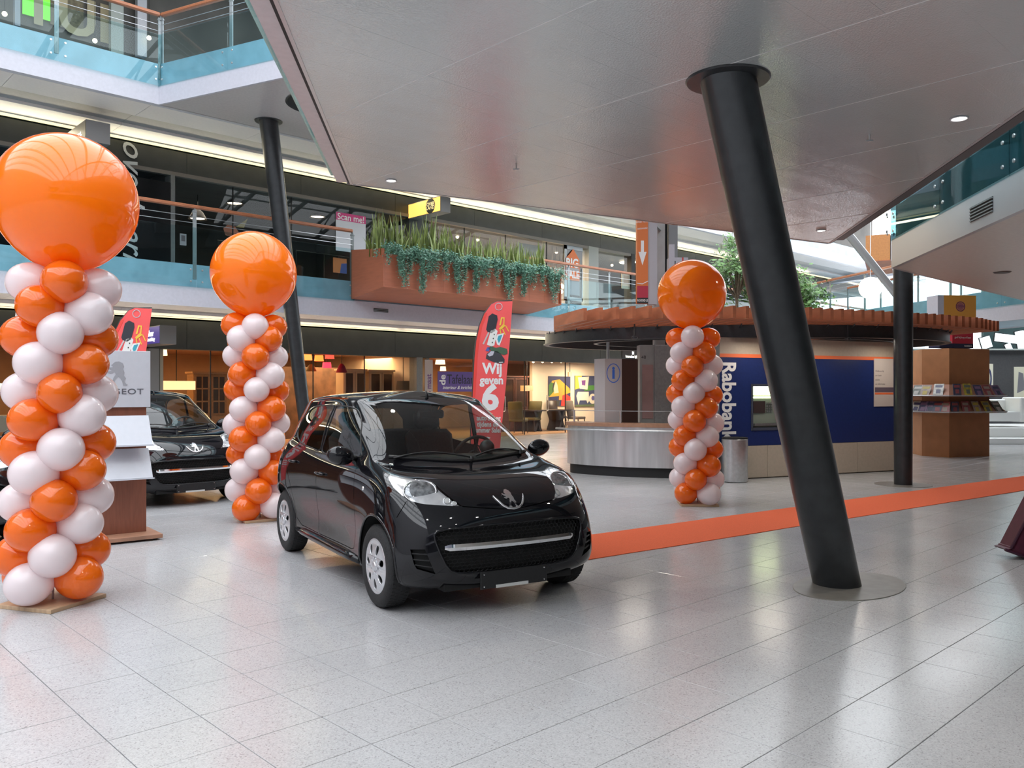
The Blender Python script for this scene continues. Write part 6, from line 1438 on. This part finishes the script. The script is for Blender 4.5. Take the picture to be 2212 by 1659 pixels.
for px, py, lab in ((507, 441, 'dark industrial pendant lamp in the first-floor shop, left of the thin column'), (427, 474, 'dark industrial pendant lamp just below the handrail in the first-floor shop'), (686, 470, 'dark industrial pendant lamp left of the Scan me! poster')): pendant(px, py, VS+2.2, .24, dkm, lab, glow=wg)
def spot(px, py, v, r_, lab, group, m=None):
    c = at_v(px, py, v); zt = 11.2 if c.z > 7.9 else (6.68 if c.z > 4 else 2.6); t = empty('shop_spotlight', c, 0, lab, 'lamp', group)
    bm = bmesh.new(); bmesh.ops.create_icosphere(bm, subdivisions=2, radius=r_); bmo('bulb', bm, m or wg, t, smooth=True)
    bm = bmesh.new(); tube(bm, [(0, 0, r_*.9), (0, 0, max(zt-c.z+.02, r_+.02))], .006, 5); bmo('stem', bm, black_p, t)
for px, py in ((953, 493), (962, 487), (988, 512), (1005, 502), (1032, 518), (1087, 508), (1075, 518), (1205, 523), (1301, 547), (1322, 573), (1202, 545)): spot(px, py, VS+2.0, .055, 'small warm spotlight in the first-floor shop behind the snake plants and the railing', 'spotlights in the upper shop')
for px, py in ((1193, 617), (1202, 615), (1203, 618), (1210, 616), (1216, 619), (1226, 621), (1232, 621), (1212, 630), (1192, 634), (1206, 638)): spot(px, py, VS+1.2, .075, 'round bulb of the bulb cluster beside the white shop door', 'bulb cluster in the upper shop')
tt = at_v(1356, 568, VS+1.5); bm = bmesh.new(); lathe(bm, [(0, 0), (.32, 0), (.34, .03), (0, .05)], 20); o = bmo('ceiling_lamp', bm, emit('disc_lamp', (1, .86, .62), 4.0)); o.location = tt; tag(o, 'bright round ceiling lamp in the last first-floor shop', 'lamp')
r = vroot('flower_print', 500, 500, VS+1.0, 'pink flower shape in the dark first-floor shop, above the middle balloon', 'decoration'); art(r, 'petals', [(-.16, -.12), (-.22, .05), (-.1, .16), (.1, .14), (.2, 0), (.1, -.14)], mat('flower_pink', (.55, .20, .12), .6), 0); art(r, 'leaf', [(.1, .12), (.45, .40), (.34, .14)], mat('flower_leaf', (.35, .28, .1), .6), 0)
# clothes racks as low dark furniture in the first-floor shop
for px, lab in ((470, 'thin black rail frame in the dark first-floor shop, left of the middle balloon'), (640, 'thin black rail frame in the dark first-floor shop, just right of the thin column'), (700, 'thin black rail frame in the dark first-floor shop, below the Scan me! poster')):
    a = u_at(px, VS+2); bm = bmesh.new(); tube(bm, [(a, VS+2, 4.06), (a, VS+2, 5.5), (a+1.4, VS+2, 5.5), (a+1.4, VS+2, 4.06)], .02, 5); tag(bmo('clothes_rail', bm, black_p), lab, 'rack', 'rail frames in the dark shop')
# ---------------- ground-floor furniture shops
ZC = 2.60
def gp(px, py, v, shade, r_, h, m, lab, g=None, shape='drum'): return pendant(px, py, v, r_, m, lab, ztop=ZC, h=h, shape=shape, glow=g)
lit_cream = emit('lit_cream_shade', (1, .62, .30), 1.15); lit_white = emit('lit_white_shade', (1, .82, .48), 1.6)
gp(381, 842, VS+1.2, 0, .42, .22, lit_cream, 'wide glowing rectangular lampshade behind the brochure stand', shape='box')
gp(350, 768, VS+.6, 0, .12, .20, lit_white, 'small glowing white lampshade at the left of the furniture shop')
gp(951, 787, VS+.8, 0, .16, .14, lit_white, 'glowing white lampshade above the purple shop sign')
gp(957, 801, VS+1.6, 0, .10, .14, lit_white, 'small glowing lampshade between the white one and the purple shop sign')
gp(1138, 845, VS+1.6, 0, .24, .20, mat('cream_shade', (.70, .55, .33), .6), 'cream drum lampshade right of the red flag', shape='box')
gp(1231, 813, VS+1.9, 0, .09, .16, mat('cream_shade', (.70, .55, .33), .6), 'small cream cube lampshade between the two paintings', shape='box')
gp(871, 842, VS+1.0, 0, .22, .27, mat('grey_drum_shade', (.12, .09, .06), .7), 'large grey-brown drum lampshade over the car roof')
gp(738, 805, VS+.9, 0, .16, .26, mat('burgundy_shade', (.22, .01, .04), .7), 'burgundy cone lampshade right of the glowing red lamps', shape='cone')
gp(672, 802, VS+1.3, 0, .15, .20, mat('olive_shade', (.16, .12, .03), .7), 'olive cone lampshade below the glowing orange lamps', shape='cone')
for px, py, c_, lab in ((664, 778, (1, .22, .05), 'glowing orange lampshade beside the thin column'), (689, 780, (1, .18, .03), 'glowing orange-red ribbed lampshade in the furniture shop'), (706, 795, (1, .03, .06), 'glowing crimson ribbed lampshade in the furniture shop'), (712, 775, (.8, .05, .03), 'small glowing red lampshade below the bulkhead')): gp(px, py, VS+1.0, 0, .13, .16, emit('lit_shade_%d' % px, c_, 2.2), lab)
cabw = mat('cream_cabinet_paint', (.52, .38, .24), .5); panem = mat('dark_cabinet_pane', (.05, .03, .025), .1, coat=.6); brownw = mat('honey_cabinet_wood', (.36, .19, .08), .5, noise=.15)
def cabinet(px0, py0, px1, py1, v, m, cols, rows, lab, pane=panem):
    a, b = at_v(px0, py0, v), at_v(px1, py0, v); top = h_at((px0+px1)/2, py0, v); w = b.x-a.x; r = empty('display_cabinet', (a.x, v, .012), 0, lab, 'cabinet'); top -= .012
    bm = bmesh.new(); box(bm, 0, w, 0, .42, 0, top-.05); box(bm, -.04, w+.04, -.04, .46, top-.05, top); bmo('carcass', bm, m, r)
    for i in range(cols):
        x0, x1 = w*i/cols+.02, w*(i+1)/cols-.02; bm = bmesh.new(); z0, z1 = top*.42, top-.09
        box(bm, x0, x1, -.025, -.003, .06, z0-.03); dr = bmo('door', bm, m, r)
        bm = bmesh.new(); box(bm, x0, x0+.05, -.025, -.003, z0, z1); box(bm, x1-.05, x1, -.025, -.003, z0, z1)
        for j in range(rows+1): zz = z0+(z1-z0-.04)*j/rows; box(bm, x0+.05, x1-.05, -.025, -.003, zz, zz+.04)
        if rows > 1: box(bm, (x0+x1)/2-.015, (x0+x1)/2+.015, -.024, -.003, z0, z1)
        dr2 = bmo('door', bm, m, r); bm = bmesh.new(); box(bm, x0+.04, x1-.04, -.010, -.004, z0+.02, z1-.02); bmo('pane', bm, pane, dr2); bm = bmesh.new(); lathe(bm, [(0, .03), (.015, .02), (.008, 0)], 8, mtx=Matrix.Translation((x1-.03, -.025, z0-.12)) @ RX); bmo('knob', bm, steel, dr)
cabinet(418, 803, 490, 900, VS+1.8, brownw, 2, 3, 'honey-coloured cabinet with latticed glass doors, left of the middle balloon column')
cabinet(742, 797, 790, 900, VS+1.6, cabw, 2, 1, 'cream cabinet with two tall dark panes, left one above the car roof'); cabinet(797, 799, 850, 900, VS+1.6, cabw, 2, 1, 'cream cabinet with two tall dark panes, right one above the car roof')
cabinet(1082, 812, 1140, 915, VS+2.0, mat('dark_red_wood_cabinet', (.10, .035, .02), .4, noise=.2), 2, 1, 'dark wooden glazed cabinet right of the red flag')
bm = bmesh.new(); pbox(bm, 560, 740, .012, 2.2, VS+3.4, VS+3.7); tag(bmo('wall_shelving', bm, mat('dark_shelving', (.10, .05, .03), .6, noise=.5, nscale=3)), 'dark wall shelving at the back of the furniture shop, behind the middle balloon column', 'shelving')
bm = bmesh.new()
for k in range(7): bx = u_at(350, VS+1.0)+.5*k; bw0 = .3; 
bm.free()
# window banners on the glass
r, w, h = board(917, 777, 934, 930, VS+.048, 'window_banner', 'pale vertical window banner with purple letters reading upwards', 'banner', mat('pale_pinkish_banner', (.42, .36, .34), .5)); write(r, 'kast op maat', mat('purple_letters', (.14, .05, .18), .5), w*.5, h*.52, .28, -.022, PI/2, .004, sx=.8)
r, w, h = board(945, 803, 1030, 846, VS+.048, 'purple_window_sign', 'purple shop-window sign left of the red flag', 'sign', mat('purple_sign', (.11, .065, .27), .5)); write(r, 'Tafelaar', mat('dark_sign_text', (.02, .015, .04), .5), w*.56, h*.60, .40, -.022, 0, .004, sx=.82); write(r, 'de', white_p, w*.12, h*.58, .32, -.022, PI/2, .008); write(r, 'interieur & inrichting', white_p, w*.52, h*.20, .15, -.022, .0, .001, shear=.35)
r, w, h = board(1343, 757, 1382, 774, VS-.02, 'black_shop_sign', 'small black lit shop sign with white letters, above the information pillar', 'sign', mat('sign_black', (.02, .015, .015), .4)); write(r, 'Innovation lights', glow_w, w*.55, h*.22, .13, -.022, 0, .002, sx=.9); write(r, 'N', glow_w, w*.6, h*.65, .16, -.022, 0, .004)
# door pulls
for px, py, lab in ((1089, 872, 'steel loop door handle on the shop glass, right of the red flag'), (1183, 871, 'steel loop door handle on the shop glass, beside the left painting')):
    r = vroot('door_handle', px, py, VS-.02, lab, 'handle'); bm = bmesh.new(); pts = [(-.045, 0, -.22), (-.045, 0, .22), (0, 0, .26), (.045, 0, .22), (.045, 0, -.22), (0, 0, -.26)]; tube(bm, pts, .012, 6, closed=True); bmo('loop', bm, steel, r); bm = bmesh.new(); tube(bm, [(0, 0, .26), (0, .07, .26)], .008, 5); tube(bm, [(0, 0, -.26), (0, .07, -.26)], .008, 5); bmo('fixing', bm, steel, r)
# four spots in the ceiling by the paintings
for px in (1152, 1172, 1192, 1212): spot(px, 781, VS+.5, .05, 'one of four small round spotlights under the bulkhead, above the paintings', 'four spotlights above the paintings')
# paintings: plain generic coloured compositions
def painting(px0, py0, px1, py1, v, lab, bgc, shapes):
    r, w, h = board(px0, py0, px1, py1, v, 'painting', lab, 'painting', mat('canvas_%d' % px0, bgc, .6), .03)
    for i, (c, pts) in enumerate(shapes): art(r, 'painted_shape', [(x*w, z*h) for x, z in pts], mat('paint_%d_%d' % (px0, i), c, .6), -.031-.0012*i, .001)
painting(1184, 813, 1231, 877, VS+2.597, 'colourful painting in blue, yellow and red, the left one of the two', (.03, .035, .10), [((.55, .32, .03), [(0, .55), (.15, .85), (.5, .9), (.95, .6), (1, .45), (.6, .35), (0, .3)]), ((.06, .16, .03), [(0, .3), (.25, .5), (.3, .75), (.1, .8), (0, .7)]), ((.62, .50, .36), [(.22, .62), (.32, .85), (.40, .70), (.45, .45), (.25, .42)]), ((.02, .015, .02), [(.15, .45), (.2, .75), (.3, .85), (.22, .6)]), ((.55, .04, .03), [(.55, 0), (.6, .35), (.8, .4), (1, .3), (1, 0)]), ((.60, .28, .05), [(.45, .2), (.5, .6), (.65, .65), (.6, .2)]), ((.05, .05, .04), [(0, 0), (.1, .2), (.5, .18), (.45, 0)])])
painting(1241, 812, 1289, 878, VS+2.597, 'painting with a white bull-like shape and white curls, the right one of the two', (.05, .06, .13), [((.62, .42, .06), [(0, .55), (0, 1), (.3, 1), (.2, .6)]), ((.07, .22, .04), [(.4, .5), (.95, .55), (.98, .7), (.5, .68)]), ((.66, .60, .50), [(.12, .95), (.2, .58), (.55, .55), (.62, .98)]), ((.16, .06, .22), [(.28, .85), (.3, .7), (.45, .68), (.46, .86)]), ((.68, .62, .52), [(.05, .35), (.12, .48), (.6, .48), (.62, .18), (.55, .1), (.5, .2), (.2, .2), (.15, .06), (.1, .2)]), ((.66, .60, .48), ring_pts(.78, .25, .17, .17, 14)), ((.10, .09, .25), ring_pts(.80, .27, .08, .08, 10)), ((.10, .14, .06), [(0, 0), (0, .06), (1, .07), (1, 0)])])
# table and chairs by the paintings
tw = mat('dark_table_wood', (.035, .02, .015), .4); ta = at_v(1175, 900, VS+1.3); tb = empty('dining_table', (u_at(1155, VS+1.2), VS+1.2, .012), 0, 'dark wooden table with crossed legs in front of the left painting', 'table')
bm = bmesh.new(); box(bm, 0, 2.0, 0, .95, .72, .76); bmo('table_top', bm, tw, tb)
for x in (.35, 1.6): bm = bmesh.new(); obox(bm, (x, .47, .36), (.4, 0, .92), (0, 1, 0), (-.92, 0, .4), .80, .6, .10); obox(bm, (x, .47, .36), (-.4, 0, .92), (0, 1, 0), (.92, 0, .4), .80, .6, .10); bmo('leg', bm, tw, tb)
def chair(px, v, m, lab, rz): 
    t = empty('armchair', (u_at(px, v), v, .012), rz, lab, 'chair'); bm = bmesh.new(); box(bm, -.27, .27, -.25, .25, .40, .50, .03); bmo('seat', bm, m, t, smooth=.8); bm = bmesh.new(); obox(bm, (0, .27, .78), (1, 0, 0), (0, .97, -.2), (0, .2, .97), .52, .08, .62, bev=.03); bmo('backrest', bm, m, t, smooth=.8)
    for x in (-.23, .23):
        for y in (-.21, .21): bm = bmesh.new(); tube(bm, [(x, y, .40), (x*1.1, y*1.1, 0)], [.02, .014], 6); bmo('leg', bm, tw, t)
ol = mat('olive_upholstery', (.10, .085, .03), .8); chair(1148, VS+1.5, ol, 'olive-green upholstered chair left of the dark table', -1.3); chair(1120, VS+.9, ol, 'olive-green upholstered chair beside the dark glazed cabinet', 2.0); chair(1245, VS+1.2, mat('grey_brown_upholstery', (.13, .10, .08), .8), 'grey-brown low chair behind the steel counter', .2); chair(1205, VS+2.2, tw, 'dark chair on the far side of the dark table', 0)
# left ground-floor shop: bench and lamp
bm = bmesh.new(); pbox(bm, -20, 60, .6, .95, VS+.7, VS+1.3); tag(bmo('pale_sideboard', bm, mat('pale_sideboard', (.40, .36, .30), .6)), 'pale sideboard in the shop at the left edge', 'sideboard')
r, w, h = board(-10, 828, 32, 846, VS+.3, 'pale_shop_light', 'pale lit panel in the shop at the left edge', 'lamp', emit('pale_panel_glow', (1, .93, .75), .8))
# ---------------- upper shop (top left)
for px0, px1, py0, py1, m, lab in ((48, 108, -30, 38, emit('green_sign', (.14, .55, .03), .8), 'bright green sign panel in the upper shop at the top left'), (108, 180, -10, 62, mat('olive_wood_board', (.14, .11, .06), .6, noise=.3), 'brown board with pale letters beside the green sign')):
    r, w, h = board(px0, py0, px1, py1, VS-.05, 'upper_shop_board', lab, 'sign', m)
    if px0 == 108: write(r, 'TUI', mat('pale_board_letters', (.42, .34, .20), .6), w*.5, h*.4, 1.15, -.022, 0, .03)
r, w, h = board(28, -60, 40, 60, VS-.3, 'upper_pier', 'grey pier at the left of the green sign', 'pier', mat('grey_upper_pier', (.3, .31, .33), .5), .15)
r, w, h = board(235, -60, 262, 122, VS-.3, 'upper_pier', 'grey-green pier behind the corner of the upper balustrade', 'pier', mat('greygreen_pier', (.28, .29, .25), .5), .15)
r, w, h = board(292, -60, 312, 125, VS-.1, 'upper_pier', 'white pier right of the corner post of the upper balustrade', 'pier', mat('white_pier', (.45, .43, .44), .5), .15)
for px, py, lab in ((10, 30, 'warm ceiling lamp at the very top left corner'), (322, 82, 'pair of warm lamps in the upper shop below the handrail corner'), (205, 88, 'small warm ring lamp on the upper gallery')): spot(px, py, VS-.4, .05, lab, None)
